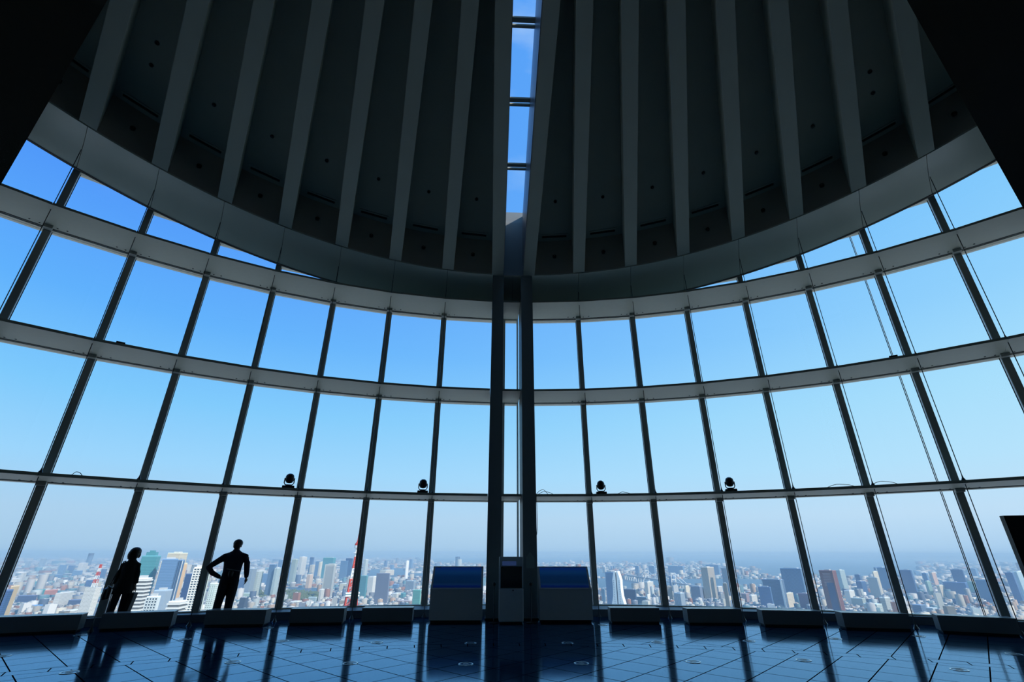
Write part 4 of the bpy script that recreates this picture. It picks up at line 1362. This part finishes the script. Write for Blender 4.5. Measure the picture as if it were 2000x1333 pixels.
def tower(name, pxl, pxr, top, D, fr, style, col, label):
    pc = (pxl + pxr) / 2
    P = at(pc, top, D)
    r = ray(pc, top)
    dep = (P - C0).dot(CR @ Vector((0, 0, -1)))
    s_ = dep / FPX                                   # metres per picture element
    wpx = (pxr - pxl)
    # widen with the obliqueness of the view at the sides
    hd = math.atan2(P.x - C0.x, P.y - C0.y)
    k = cos(abs(hd + R_(2.27)) * 0.85)
    phi = R_(24)
    if fr >= 0.99: phi = 0.0
    wf = wpx * fr * s_ * k / cos(phi)
    ws = max(wpx * (1 - fr) * s_ * k / max(sin(phi), 0.2), 8.0) if phi else wf * 0.8
    H = P.z - GZ
    e = bpy.data.objects.new(name, None) if False else None
    rz = -hd - phi if False else -hd + phi * 1.0
    # turned so that the right-hand face shows
    rz = -hd - phi
    st_ = {'G': 'p', 'H': 'p', 'R': 'h'}.get(style, style)
    m = MB().box((0, 0, H / 2), (wf, ws, H))
    o = m.build(name, F[st_], scale=1.0, loc=(P.x, P.y, GZ), rz=rz)
    o.color = (*col, 1)
    tag(o, label, 'building')
    # parapet and roof plant
    pw = MB().box((0, 0, H + 1.2), (wf * 1.0, ws * 1.0, 2.4))
    q = pw.build('parapet', F['p'], o, scale=1.0); q.color = (*[min(1, c * 1.5 + 0.05) for c in col], 1)
    if H > 60:
        pw = MB().box((rnd.uniform(-.1, .1) * wf, 0, H + 4.4), (wf * rnd.uniform(.35, .7), ws * .5, 4.2))
        q = pw.build('roof_plant', F['p'], o, scale=1.0); q.color = (*ROOF_COL, 1)
    if style == 'G':
        g = MB()
        nx = max(3, int(wf / 4.4)); nz_ = int(min(H, 190) / 4.6)
        for i in range(nx + 1):
            g.box((-wf / 2 + wf * i / nx, -ws / 2 - 0.4, H - nz_ * 2.3), (1.6, 0.9, nz_ * 4.6))
        for j in range(nz_ + 1):
            g.box((0, -ws / 2 - 0.4, H - j * 4.6), (wf, 0.9, 1.9))
        tag(g.build('window_grid', F['p'], o, scale=1.0), kind='stuff').color = (*col, 1)
        dk = MB().box((0, -ws / 2 - 0.05, H - nz_ * 2.3), (wf - 0.5, 0.12, nz_ * 4.6)).build('glazing', F['p'], o, scale=1.0)
        dk.color = (0.05, 0.09, 0.13, 1)
    if style == 'H':
        g = MB()
        nz_ = int(min(H, 170) / 6.5)
        for j in range(nz_):
            g.box((0, 0, H - 2 - j * 6.5), (wf + 3.2, ws + 3.2, 2.9))
        tag(g.build('balcony_rail', F['p'], o, scale=1.0), kind='stuff').color = (*col, 1)
        o.color = (0.16, 0.17, 0.18, 1)
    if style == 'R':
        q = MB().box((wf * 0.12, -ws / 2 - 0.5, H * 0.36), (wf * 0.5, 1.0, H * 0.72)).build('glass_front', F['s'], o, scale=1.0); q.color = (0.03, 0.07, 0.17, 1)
        q = MB().box((wf / 2 - 1, -ws / 2 - 0.6, H / 2), (2.6, 1.6, H)).build('lit_or_pale_strip', F['p'], o, scale=1.0); q.color = (0.55, 0.25, 0.17, 1)  # added strip; its orange is sunlight on the edge put into colour
        for i in range(9):
            q = MB().box((0, -ws / 2 - 0.3, H - 12 - i * 7), (wf * 0.55, 0.8, 1.4)).build('light_band', F['p'], o, scale=1.0); q.color = (0.5, 0.4, 0.42, 1)
    return o, wf, ws, H, P


names = {'s': 'glass_tower', 'p': 'office_tower', 'h': 'banded_tower', 'v': 'ribbed_tower', 'g': 'gridded_tower', 'G': 'apartment_tower', 'H': 'apartment_tower', 'R': 'office_tower'}
keep = []
for (a, b_, t_, D, fr, stl, col, lab) in LM:
    if D < 0:                   # given by the row of the picture where the tower meets the ground
        pc = (a + b_) / 2
        gq = ground_at(1000 + (pc - 1000) * (-D + 1373) / (t_ + 1373), -D)
        D = math.hypot(gq.x - C0.x, gq.y - C0.y)
    else:
        D *= 1.12
    o, wf, ws, H, P = tower(names[stl] if t_ < 1150 else names[stl].replace('tower', 'block'), a, b_, t_, D, fr, stl, col, lab)
    keep.append((P.x, P.y, max(wf, ws) * 0.75))
    if 'small crown' in lab:
        q = MB().box((0, 0, H + 6), (wf * .62, ws * .7, 12)).box((0, 0, H + 14), (wf * .3, ws * .4, 6)).build('crown', F['s'], o, scale=1.0); q.color = (*TL, 1)
    if 'pale crown' in lab:
        q = MB().box((0, 0, H - 5), (wf * 1.04, ws * 1.04, 11)).build('crown', F['v'], o, scale=1.0); q.color = (0.74, 0.72, 0.66, 1)
        for sx in (-1, 1):
            q = MB().box((sx * wf * .47, -ws / 2 - 0.6, H / 2), (wf * .1, 1.6, H)).build('lit_or_pale_strip', F['p'], o, scale=1.0); q.color = (0.62, 0.62, 0.58, 1)
    if 'bright stripe' in lab:
        q = MB().box((-wf * .28, -ws / 2 - 0.6, H / 2), (wf * .1, 1.6, H)).build('lit_or_pale_strip', F['p'], o, scale=1.0); q.color = (0.85, 0.85, 0.82, 1)
    if 'white right edge' in lab or 'ribbed blue glass wing' in lab:
        q = MB().box((wf * .47, -ws / 2 - 0.6, H / 2), (wf * .09, 1.6, H)).build('lit_or_pale_strip', F['p'], o, scale=1.0); q.color = (0.85, 0.85, 0.80, 1)  # striped tower: sunlit edge put into colour; wing: its white verticals

# the flared white tower with a dark slot
D = 1350 * 1.12
P = at(1204.5, 1117, D); Pb = at(1204.5, 1180, D)
s_ = (P - C0).dot(CR @ Vector((0, 0, -1))) / FPX
H = P.z - GZ
hd = math.atan2(P.x - C0.x, P.y - C0.y)
k = s_ * 0.98
e = empty('flared_tower', (P.x, P.y, GZ), -hd - R_(18), label='white tower with a flared foot and a dark central slot', cat='building')
zb = Pb.z - GZ
prof = [(-2, 0), (0, zb - 10)]
for sx in (-1, 1):
    m = MB()
    pts = [(0.9, 0), (9.5 * 2.0, 0), (14.5, zb * .55), (11.5, zb), (8.3, zb + 18), (7.3, zb + 40), (7.6, H - 22), (5.6, H - 10), (3.4, H), (0.9, H)]
    poly = [(sx * x * k * 1.05, z) for x, z in pts]
    if sx < 0: poly = poly[::-1]
    Mx = Matrix(((1, 0, 0, 0), (0, 0, -1, 0), (0, 1, 0, 0), (0, 0, 0, 1)))
    m.prism(poly, -11, 11, Mx)
    q = m.build('shaft', F['p'], e, scale=1.0); q.color = (0.85, 0.86, 0.84, 1)
    g = MB()
    for j in range(34):
        g.box((sx * 5.6 * k, -11.3, H - 24 - j * 4.2), (2.2, 0.6, 1.5))
    q = g.build('window_row', F['p'], e, scale=1.0); q.color = (0.25, 0.33, 0.42, 1); tag(q, kind='stuff')
q = MB().box((0, 0, H / 2 - 4), (2.0 * k, 20, H - 8)).build('slot_glazing', F['p'], e, scale=1.0); q.color = (0.04, 0.05, 0.08, 1)

# the red and white lattice tower
M_RED = mat('tower_red_paint', (0.62, 0.055, 0.03), 0.5)
M_WHT = mat('tower_white_paint', (0.80, 0.80, 0.78), 0.5)
D = 1290
P = at(700.0, 1062, D)
e = empty('lattice_tower', (P.x, P.y, GZ), R_(20), label='tall red and white lattice tower behind the third mullion from the left column', cat='tower')
sc_ = 1.0


def z_of(py, px):
    return at(px, py, D).z - GZ


zs_ = [(1192, 683), (1166, 684), (1157, 685.5), (1132, 689), (1111, 691), (1088.5, 695), (1082, 696), (1072, 697.5), (1066, 698), (1060, 699), (1044, 700.5), (1012, 703)]
zz = [z_of(a, b_) for a, b_ in zs_]


def half(z):
    # width of the lattice: 40 m half-width at the foot, narrowing in a curve
    tab = [(0, 42), (60, 27), (110, 18.5), (150, 14), (185, 10.5), (220, 7.4), (250, 4.6), (300, 2.0), (340, .8)]
    for (a, b0), (c, d0) in zip(tab, tab[1:]):
        if z <= c: return b0 + (d0 - b0) * (z - a) / (c - a)
    return .8


def lattice(z0, z1, mt, name='lattice_section', rad=1.0, n_=None):
    m = MB()
    n_ = n_ or max(1, round((z1 - z0) / (half(z0) * 1.1)))
    for i in range(n_):
        a, b_ = z0 + (z1 - z0) * i / n_, z0 + (z1 - z0) * (i + 1) / n_
        ha, hb_ = half(a), half(b_)
        ca = [Vector((sx * ha, sy * ha, a)) for sx, sy in ((-1, -1), (1, -1), (1, 1), (-1, 1))]
        cb = [Vector((sx * hb_, sy * hb_, b_)) for sx, sy in ((-1, -1), (1, -1), (1, 1), (-1, 1))]
        for q in range(4):
            p2 = (q + 1) % 4
            m.bar(ca[q], cb[q], 1.7 * rad)
            m.bar(ca[q], cb[p2], 0.95 * rad); m.bar(ca[p2], cb[q], 0.95 * rad)
            m.bar(cb[q], cb[p2], 1.1 * rad)
            mid = (ca[q] + ca[p2]) / 2
            m.bar(mid, (cb[q] + cb[p2]) / 2, 0.8 * rad)
    return tag(m.build(name, mt, e, scale=1.0), kind='stuff')


lattice(0, zz[0] - 30, M_WHT); lattice(zz[0] - 30, zz[1], M_RED, rad=1.5)
hh = half(zz[1]) + 4.2
m = MB().box((0, 0, zz[1] + 2), (2 * hh, 2 * hh, 3)).box((0, 0, zz[2] - 2), (2 * hh, 2 * hh, 3))
m.build('deck_slab', M_WHT, e, scale=1.0)
q = MB().box((0, 0, (zz[1] + zz[2]) / 2), (2 * hh - 2, 2 * hh - 2, zz[2] - zz[1] - 5)).build('deck_windows', F['s'], e, scale=1.0); q.color = (0.2, 0.34, 0.36, 1)
lattice(zz[2], zz[3], M_RED, rad=1.5); lattice(zz[3], zz[4], M_WHT, rad=1.2); lattice(zz[4], zz[5], M_RED, rad=1.3)
lattice(zz[5], zz[6], M_WHT, rad=1.2)
MB().lathe((0, 0, zz[6]), [(9.5, 0), (9.5, 1.5), (8, 2.5)], 16).build('upper_platform', M_WHT, e, scale=1.0)
lattice(zz[6], zz[7], M_WHT, rad=1.0)
MB().lathe((0, 0, zz[7]), [(7, -1), (8.4, 1), (8.4, zz[8] - zz[7] - 1), (7, zz[8] - zz[7])], 20).build('upper_deck', M_WHT, e, scale=1.0, smooth=False)
MB().lathe((0, 0, zz[8]), [(8.2, 0), (7.4, 3), (4.6, zz[9] - zz[8]), (3.4, zz[9] - zz[8] + 4)], 16).build('dome', M_RED, e, scale=1.0)
MB().lathe((0, 0, zz[9]), [(3.4, 0), (2.9, 10), (2.2, zz[10] - zz[9])], 10).build('antenna_base', M_RED, e, scale=1.0)
MB().lathe((0, 0, zz[10]), [(1.0, 0), (0.8, 15), (0.5, zz[11] - zz[10])], 8).build('antenna_mast', M_WHT, e, scale=1.0)
MB().lathe((0, 0, zz[10] + 22), [(0.8, 0), (1.5, 2), (1.5, 6), (0.8, 8)], 8).build('antenna_collar', M_DARK, e, scale=1.0)

# the small red and white lattice mast at the left
P = at(197.5, 1104, 2600); Hm = P.z - GZ
e = empty('radio_mast', (P.x, P.y, GZ), 0, label='small red and white lattice mast on a roof in the left city', cat='mast')
for i in range(6):
    z1, z0 = Hm - i * 13, Hm - (i + 1) * 13
    m = MB()
    h0, h1 = 2.0 + (i + 1) * .7, 2.0 + i * .7
    for sx, sy in ((-1, -1), (1, -1), (1, 1), (-1, 1)):
        m.bar((sx * h0, sy * h0, z0), (sx * h1, sy * h1, z1), 1.6)
    m.bar((-h0, -h0, z0), (h1, -h1, z1), 1.3); m.bar((h0, -h0, z0), (-h1, -h1, z1), 1.3)
    m.box((0, 0, z1), (2 * h1 + 2, 2 * h1 + 2, 1.5))
    tag(m.build('mast_section', (M_RED, M_WHT)[i % 2], e, scale=1.0), kind='stuff')
q = MB().box((0, 0, (Hm - 78) / 2), (40, 30, Hm - 78)).build('support_building', F['g'], e, scale=1.0); q.color = (*W, 1)

# the suspension bridge over the bay
M_BR = mat('bridge_white_paint', (0.80, 0.79, 0.74), 0.5)
A, B = at(1262, 1112, 5400), at(1313.5, 1117, 4650)
A.z = GZ + 126; B.z = GZ + 126
u = (B - A); u.z = 0; Lb = u.length; u.normalize()
br = empty('suspension_bridge', (0, 0, 0), label='white suspension bridge with two portal towers across the bay', cat='bridge')
side_v = Vector((u.y, -u.x, 0))
for T, wd in ((A, 17), (B, 17)):
    m = MB()
    for s_ in (-1, 1):
        p = T + side_v * s_ * wd
        m.bar((p.x, p.y, GZ), (p.x, p.y, T.z), 8, 8)
    for zc_ in (T.z - 6, GZ + 74):
        a, b_ = T - side_v * wd, T + side_v * wd
        m.bar((a.x, a.y, zc_), (b_.x, b_.y, zc_), 7, 10)
    m.build('portal_tower', M_BR, br, scale=1.0)
E1, E2 = A - u * 900, B + u * 700
m = MB().bar((E1.x, E1.y, GZ + 52), (E2.x, E2.y, GZ + 52), 30, 9)
m.build('bridge_deck', mat('bridge_deck_paint', (0.30, 0.33, 0.36), 0.6), br, scale=1.0)
for s_ in (-1, 1):
    pts = []
    for i in range(13):
        t_ = i / 12
        p = A.lerp(B, t_) + side_v * s_ * 15
        pts.append((p.x, p.y, GZ + 60 + 62 * (2 * t_ - 1) ** 2 + 0))
    MB().tube(pts, 2.2, 5).build('main_cable', M_BR, br, scale=1.0)
    for T, q in ((A, A - u * 260), (B, B + u * 260)):
        MB().bar((T.x + side_v.x * s_ * 15, T.y + side_v.y * s_ * 15, T.z - 3), (q.x + side_v.x * s_ * 15, q.y + side_v.y * s_ * 15, GZ + 55), 4).build('side_cable', M_BR, br, scale=1.0)
for i in range(-8, 9):
    p = (A + B) / 2 + u * (i * 100 + (900 if i > 7 else 0))
for k_ in range(9):
    p = E1 + u * (k_ * 95)
    MB().bar((p.x, p.y, GZ), (p.x, p.y, GZ + 50), 9).build('pier', M_BR, br, scale=1.0)
for k_ in range(6):
    p = B + u * (140 + k_ * 100)
    MB().bar((p.x, p.y, GZ), (p.x, p.y, GZ + 50), 9).build('pier', M_BR, br, scale=1.0)

# ---- ground, water, park
def ground_mat():
    m = bpy.data.materials.new('city_ground')
    m.use_nodes = True
    nt = m.node_tree
    b = nt.nodes['Principled BSDF']
    N, L = nt.nodes.new, nt.links.new
    tc = N('ShaderNodeTexCoord')
    v = N('ShaderNodeTexVoronoi'); v.inputs['Scale'].default_value = 0.018
    L(tc.outputs['Object'], v.inputs['Vector'])
    r = N('ShaderNodeValToRGB')
    e = r.color_ramp.elements
    st = [(0.0, (0.30, 0.31, 0.30)), (0.3, (0.46, 0.45, 0.43)), (0.55, (0.20, 0.24, 0.25)), (0.8, (0.62, 0.60, 0.57)), (1.0, (0.34, 0.36, 0.30))]
    while len(e) < len(st): e.new(.5)
    for i, (p, c) in enumerate(st):
        e[i].position = p; e[i].color = (*c, 1)
    sp = N('ShaderNodeSeparateColor'); L(v.outputs['Color'], sp.inputs[0])
    L(sp.outputs[0], r.inputs[0]); L(r.outputs[0], b.inputs['Base Color'])
    b.inputs['Roughness'].default_value = 0.9
    return m


g = MB().box((0, 19000, GZ - 1), (90000, 44000, 2)).build('ground', ground_mat(), scale=1.0)
tag(g, kind='structure')
M_WATER = mat('bay_water_surface', (0.02, 0.07, 0.13), 0.35, spec=0.35, noise=0.2, nscale=0.01)


def pt(px, py):
    p = ground_at(px, py)
    return (p.x, p.y)


WATERS = [
    [(840, 1090.5), (1175, 1090.5), (1175, 1101), (1000, 1102), (840, 1101)],
    [(1150, 1151), (1150, 1130), (1230, 1133), (1300, 1133), (1420, 1131), (1490, 1133), (1490, 1147), (1380, 1149), (1250, 1152)],
    [(1380, 1090.5), (1790, 1090.5), (1790, 1126), (1700, 1128), (1640, 1128), (1560, 1122), (1510, 1128), (1485, 1127), (1480, 1112), (1400, 1105), (1380, 1100)],
    [(1170, 1090.5), (1385, 1090.5), (1385, 1100.5), (1170, 1101)],
    [(720, 1121), (720, 1113), (742, 1113), (742, 1121)],
    [(764, 1121), (764, 1111), (792, 1111), (792, 1121)],
    [(700, 1130), (700, 1121), (838, 1121), (838, 1129)],
    [(556, 1157), (556, 1148), (625, 1150), (665, 1158), (665, 1163), (620, 1160)],
    [(1140, 1127), (1140, 1110), (1176, 1112), (1176, 1127)],
    [(1160, 1130), (1160, 1119), (1182, 1119), (1230, 1126), (1230, 1131)],
]
wpoly = []
for i, w_ in enumerate(WATERS):
    P_ = [pt(*q) for q in w_]
    if area(P_) < 0: P_ = P_[::-1]
    wpoly.append(P_)
    o = MB().prism(P_, GZ - .5, GZ + 1.0 + 0.05 * i).build('bay_water', M_WATER, scale=1.0)
    tag(o, kind='structure')
PARK = [(556, 1180), (556, 1157), (590, 1158), (618, 1162), (632, 1168), (628, 1176), (600, 1180)]
PARK2 = [(502, 1172), (502, 1158), (530, 1158), (530, 1172)]
parks = []
M_TREE = mat('park_foliage', (0.10, 0.13, 0.055), 0.9, noise=0.4, nscale=0.02)
M_LAWN = mat('park_lawn', (0.13, 0.16, 0.07), 0.9, noise=0.3, nscale=0.02)


def inside(p, poly):
    c = False
    n_ = len(poly)
    for i in range(n_):
        a, b_ = poly[i], poly[(i + 1) % n_]
        if (a[1] > p[1]) != (b_[1] > p[1]) and p[0] < (b_[0] - a[0]) * (p[1] - a[1]) / (b_[1] - a[1]) + a[0]: c = not c
    return c


ico = [(0, 0, -1), (.89, 0, -.45), (.28, .85, -.45), (-.72, .53, -.45), (-.72, -.53, -.45), (.28, -.85, -.45), (.72, .53, .45), (-.28, .85, .45), (-.89, 0, .45), (-.28, -.85, .45), (.72, -.53, .45), (0, 0, 1)]
icf = [(0, 2, 1), (0, 3, 2), (0, 4, 3), (0, 5, 4), (0, 1, 5), (1, 2, 6), (2, 3, 7), (3, 4, 8), (4, 5, 9), (5, 1, 10), (2, 7, 6), (3, 8, 7), (4, 9, 8), (5, 10, 9), (1, 6, 10), (6, 7, 11), (7, 8, 11), (8, 9, 11), (9, 10, 11), (10, 6, 11)]
tm = MB()
for pk in (PARK, PARK2):
    P_ = [pt(*q) for q in pk]
    if area(P_) < 0: P_ = P_[::-1]
    parks.append(P_)
    tag(MB().prism(P_, GZ - .5, GZ + 1.5).build('park_lawn', M_LAWN, scale=1.0), kind='structure')
    xs_ = [p[0] for p in P_]; ys_ = [p[1] for p in P_]
    nn_ = 0
    while nn_ < (1500 if pk is PARK else 250):
        x, y = rnd.uniform(min(xs_), max(xs_)), rnd.uniform(min(ys_), max(ys_))
        nn_ += 1
        if not inside((x, y), P_) or rnd.random() < .25: continue
        r_ = rnd.uniform(7, 13)
        tm.add([(x + a * r_, y + b_ * r_, GZ + r_ * .9 + c * r_ * rnd.uniform(.8, 1.15)) for a, b_, c in ico], icf)
tag(tm.build('park_trees', M_TREE, scale=1.0), 'clumps of dark green park trees among the towers', 'trees', kind='stuff')

# ---- the carpet of small buildings
PAL = [(0.70, 0.68, 0.64), (0.62, 0.60, 0.57), (0.52, 0.48, 0.41), (0.38, 0.39, 0.39), (0.70, 0.65, 0.54), (0.20, 0.23, 0.28), (0.10, 0.15, 0.24), (0.36, 0.17, 0.12), (0.48, 0.34, 0.25), (0.52, 0.58, 0.57), (0.12, 0.26, 0.32), (0.82, 0.80, 0.76)]


def city_mat():
    m = bpy.data.materials.new('small_building_paint')
    m.use_nodes = True
    nt = m.node_tree
    b = nt.nodes['Principled BSDF']
    N, L = nt.nodes.new, nt.links.new
    at_ = N('ShaderNodeAttribute'); at_.attribute_name = 'tint'
    L(at_.outputs['Color'], b.inputs['Base Color'])
    b.inputs['Roughness'].default_value = 0.75
    return m


M_CITY = city_mat()
rg = np.random.default_rng(7)
allb = []
allpoly = wpoly + parks


def gen(d0, d1, pitch, fill, hmean, wmean):
    # rows and columns of plots, in districts turned by different angles
    R_max = d1
    n_try = int(fill * (R_(112) / 2) * (d1 * d1 - d0 * d0) / (pitch * pitch))
    hd = rg.uniform(-56, 56, n_try); dd = np.sqrt(rg.uniform(d0 * d0, d1 * d1, n_try))
    x = C0.x + dd * np.sin(np.radians(hd)); y = C0.y + dd * np.cos(np.radians(hd))
    cell = 900.0
    ang = (np.sin(np.floor(x / cell) * 12.9898 + np.floor(y / cell) * 78.233) * 43758.5453) % 1.0 * 1.2 - 0.6
    # snap to a turned grid so that streets open between the plots
    ca, sa = np.cos(ang), np.sin(ang)
    u_, v_ = x * ca + y * sa, -x * sa + y * ca
    u_ = np.round(u_ / pitch) * pitch; v_ = np.round(v_ / pitch) * pitch
    key = np.round(u_ / pitch) * 100003 + np.round(v_ / pitch) + np.round(ang * 1e4) * 1e9
    _, ix = np.unique(key, return_index=True)
    u_, v_, ang, ca, sa = u_[ix], v_[ix], ang[ix], ca[ix], sa[ix]
    x, y = u_ * ca - v_ * sa, u_ * sa + v_ * ca
    n_ = len(x)
    w_ = wmean * rg.uniform(.5, 1.0, n_) * (1 + 0.5 * (rg.random(n_) < .15)); l_ = wmean * rg.uniform(.5, 1.1, n_)
    w_ = np.minimum(w_, pitch * .93); l_ = np.minimum(l_, pitch * .96)
    h_ = hmean * np.exp(rg.normal(0, .5, n_))
    tall = rg.random(n_) < 0.02
    h_ = np.where(tall, h_ * 2.6 + 15, h_)
    ci = rg.integers(0, len(PAL), n_)
    return np.c_[x, y, w_, l_, h_, ang, ci]


B_ = np.vstack([gen(900, 2300, 27, 1.0, 12, 25), gen(2300, 4200, 34, 1.0, 14, 31), gen(4200, 8000, 58, 1.0, 16, 48), gen(8000, 17000, 130, 1.0, 17, 95), gen(17000, 30000, 330, .9, 26, 210)])


def inside_np(x, y, poly):
    c = np.zeros(len(x), bool)
    n_ = len(poly)
    for i in range(n_):
        (ax_, ay_), (bx_, by_) = poly[i], poly[(i + 1) % n_]
        if ay_ == by_: continue
        cr = ((ay_ > y) != (by_ > y)) & (x < (bx_ - ax_) * (y - ay_) / (by_ - ay_) + ax_)
        c ^= cr
    return c


ok = np.ones(len(B_), bool)
for P_ in allpoly:
    ok &= ~inside_np(B_[:, 0], B_[:, 1], P_)
for (x, y, r_) in keep:
    ok &= (np.hypot(B_[:, 0] - x, B_[:, 1] - y) > r_ + 10)
B_ = B_[ok]
# the ones that show largest become buildings of their own
dist = np.hypot(B_[:, 0] - C0.x, B_[:, 1] - C0.y)
elev = 268.0 / dist
# below the sill the view ends: leave out what is far under it
B_ = B_[dist > 1500]; dist = np.hypot(B_[:, 0] - C0.x, B_[:, 1] - C0.y)
size = np.sqrt(B_[:, 2] * B_[:, 4]) / dist
hdg = np.degrees(np.arctan2(B_[:, 0] - C0.x, B_[:, 1] - C0.y))
cand = np.where((dist > 2050) & (dist < 4500) & (np.abs(hdg) < 46) & (B_[:, 4] > 12))[0]
cand = cand[np.argsort(-size[cand])]
first = {}
for i in cand:                  # the largest of each colour in each part of the view
    first.setdefault((int(B_[i, 6]), int((hdg[i] + 60) // 7.5)), i)
cand = np.array(sorted(first.values(), key=lambda i: -size[i])[:150])
sel = set(cand.tolist())
roofm = {}
COLN = ['white', 'off-white', 'beige', 'grey', 'cream', 'slate grey', 'dark blue-grey', 'brick red', 'sandstone', 'pale green', 'teal', 'bright white']


def where(h):
    names_ = [(-45, 'at the far left edge'), (-37.5, 'above the leftmost bench'), (-30, 'behind the woman'), (-22.5, 'around the man'), (-15, 'around the park'), (-7.5, 'behind the lattice tower'),
              (0, 'behind the left desk'), (7.5, 'behind the right desk'), (15, 'below the suspension bridge'), (22.5, 'around the waisted tower'), (30, 'around the striped blue tower'),
              (37.5, 'right of the red-brown tower'), (45, 'beside the hanging ropes'), (90, 'at the far right edge')]
    for a, t_ in names_:
        if h < a: return t_


unit = {}


def unit_mesh(kind):
    if kind in unit: return unit[kind]
    m = MB().box((0, 0, .5), (1, 1, 1))
    unit[kind] = m.mesh('block', F[kind], 1.0)
    return unit[kind]


cap_me = MB().box((0, 0, 0), (1, 1, 1)).mesh('roof_hut', F['p'], 1.0)
for i in cand:
    x, y, w_, l_, h_, an, ci = B_[i]
    kind = 'pghp'[int(ci) % 4]
    o = bpy.data.objects.new('low_building', unit_mesh('p' if kind == 'p' else kind))
    COL.objects.link(o)
    o.location = (x, y, GZ); o.scale = (w_, l_, h_); o.rotation_euler.z = an
    c = PAL[int(ci)]
    o.color = (*c, 1)
    lab = 'largest %s low block in the dense city %s' % (COLN[int(ci)], where(hdg[i]))
    tag(o, lab, 'building', group='low blocks of the dense city')
    q = bpy.data.objects.new('roof_hut', cap_me)
    COL.objects.link(q); q.parent = o
    q.location = (rnd.uniform(-.2, .2), rnd.uniform(-.2, .2), 1.0 + 1.5 / h_); q.scale = (.4, .35, 3.5 / h_); q.color = (.6, .6, .58, 1)
mask = np.ones(len(B_), bool); mask[cand] = False
Rr = B_[mask]
# split plots near by into smaller roofs with huts: one more box on the roof for the nearer ones
near = Rr[np.hypot(Rr[:, 0] - C0.x, Rr[:, 1] - C0.y) < 4200]
hut = near.copy()
hut[:, 2] *= .4; hut[:, 3] *= .35
z0h = near[:, 4].copy()
hut[:, 4] = 3.0


def boxes(R, z0):
    n_ = len(R)
    hx, hy = R[:, 2] / 2, R[:, 3] / 2
    ca, sa = np.cos(R[:, 5]), np.sin(R[:, 5])
    V = np.zeros((n_, 8, 3))
    for k_, (sx, sy) in enumerate(((-1, -1), (1, -1), (1, 1), (-1, 1))):
        X = R[:, 0] + sx * hx * ca - sy * hy * sa; Y = R[:, 1] + sx * hx * sa + sy * hy * ca
        V[:, k_] = np.c_[X, Y, z0]; V[:, k_ + 4] = np.c_[X, Y, z0 + R[:, 4]]
    Fq = np.array([(4, 5, 6, 7), (0, 1, 5, 4), (1, 2, 6, 5), (2, 3, 7, 6), (3, 0, 4, 7)])
    FF = (Fq[None] + (np.arange(n_) * 8)[:, None, None])
    return V.reshape(-1, 3), FF.reshape(-1, 4)


V1, F1 = boxes(Rr, np.full(len(Rr), GZ))
V2, F2 = boxes(hut, GZ + z0h)
Vt = np.vstack([V1, V2]); Ft = np.vstack([F1, F2 + len(V1)])
pal = np.array(PAL)
tint1 = pal[Rr[:, 6].astype(int)] * rg.uniform(.75, 1.1, (len(Rr), 1))
tint2 = np.full((len(hut), 3), .6) * rg.uniform(.6, 1.2, (len(hut), 1))
tint = np.repeat(np.vstack([tint1, tint2]), 5, axis=0)
isroof = np.tile(np.array([1, 0, 0, 0, 0]), len(tint) // 5)
roofc = np.repeat(rg.uniform(.35, 1.0, len(tint) // 5), 5)[:, None]
tint = np.where(isroof[:, None] == 1, tint * .35 + roofc * .38, tint * .8)
me = bpy.data.meshes.new('small_buildings')
me.vertices.add(len(Vt)); me.vertices.foreach_set('co', Vt.astype(np.float32).ravel())
me.loops.add(len(Ft) * 4); me.loops.foreach_set('vertex_index', Ft.astype(np.int32).ravel())
me.polygons.add(len(Ft)); me.polygons.foreach_set('loop_start', (np.arange(len(Ft)) * 4).astype(np.int32))
ca_ = me.attributes.new('tint', 'FLOAT_COLOR', 'FACE')
ca_.data.foreach_set('color', np.c_[tint, np.ones(len(tint))].astype(np.float32).ravel())
me.materials.append(M_CITY)
me.update(); me.validate()
o = bpy.data.objects.new('small_buildings', me); COL.objects.link(o)
tag(o, 'dense carpet of small pale buildings reaching to the horizon', 'buildings', kind='stuff')

# ------------------------------------------------------------------ haze over the city: real volumes of air, thicker near the ground
def air(name, dens, absorb):
    hz = bpy.data.materials.new(name); hz.use_nodes = True
    nt = hz.node_tree; nt.nodes.clear()
    a_ = nt.nodes.new('ShaderNodeVolumeScatter')
    a_.inputs['Color'].default_value = (0.50, 0.76, 1.0, 1)
    a_.inputs['Density'].default_value = dens
    a_.inputs['Anisotropy'].default_value = 0.0
    b_ = nt.nodes.new('ShaderNodeVolumeAbsorption')
    b_.inputs['Color'].default_value = (0.15, 0.62, 1.0, 1)
    b_.inputs['Density'].default_value = absorb
    ad = nt.nodes.new('ShaderNodeAddShader')
    nt.links.new(a_.outputs[0], ad.inputs[0]); nt.links.new(b_.outputs[0], ad.inputs[1])
    ou = nt.nodes.new('ShaderNodeOutputMaterial')
    nt.links.new(ad.outputs[0], ou.inputs['Volume'])
    return hz


z0, z1, z2 = GZ - 4, -40.0, 110.0
o = MB().box((0, 20200, (z0 + z1) / 2), (80000, 40000, z1 - z0)).build('ground_haze', air('ground_haze_air', 1.05e-4, 0.34e-4), scale=1.0)
tag(o, 'blue haze lying low over the whole distant city', 'haze', kind='stuff')
o = MB().box((0, 20200, (z1 + 1 + z2) / 2), (80000, 40000, z2 - z1 - 1)).build('upper_haze', air('upper_haze_air', 0.5e-4, 0.17e-4), scale=1.0)
tag(o, 'thinner blue haze along the horizon above the city', 'haze', kind='stuff')
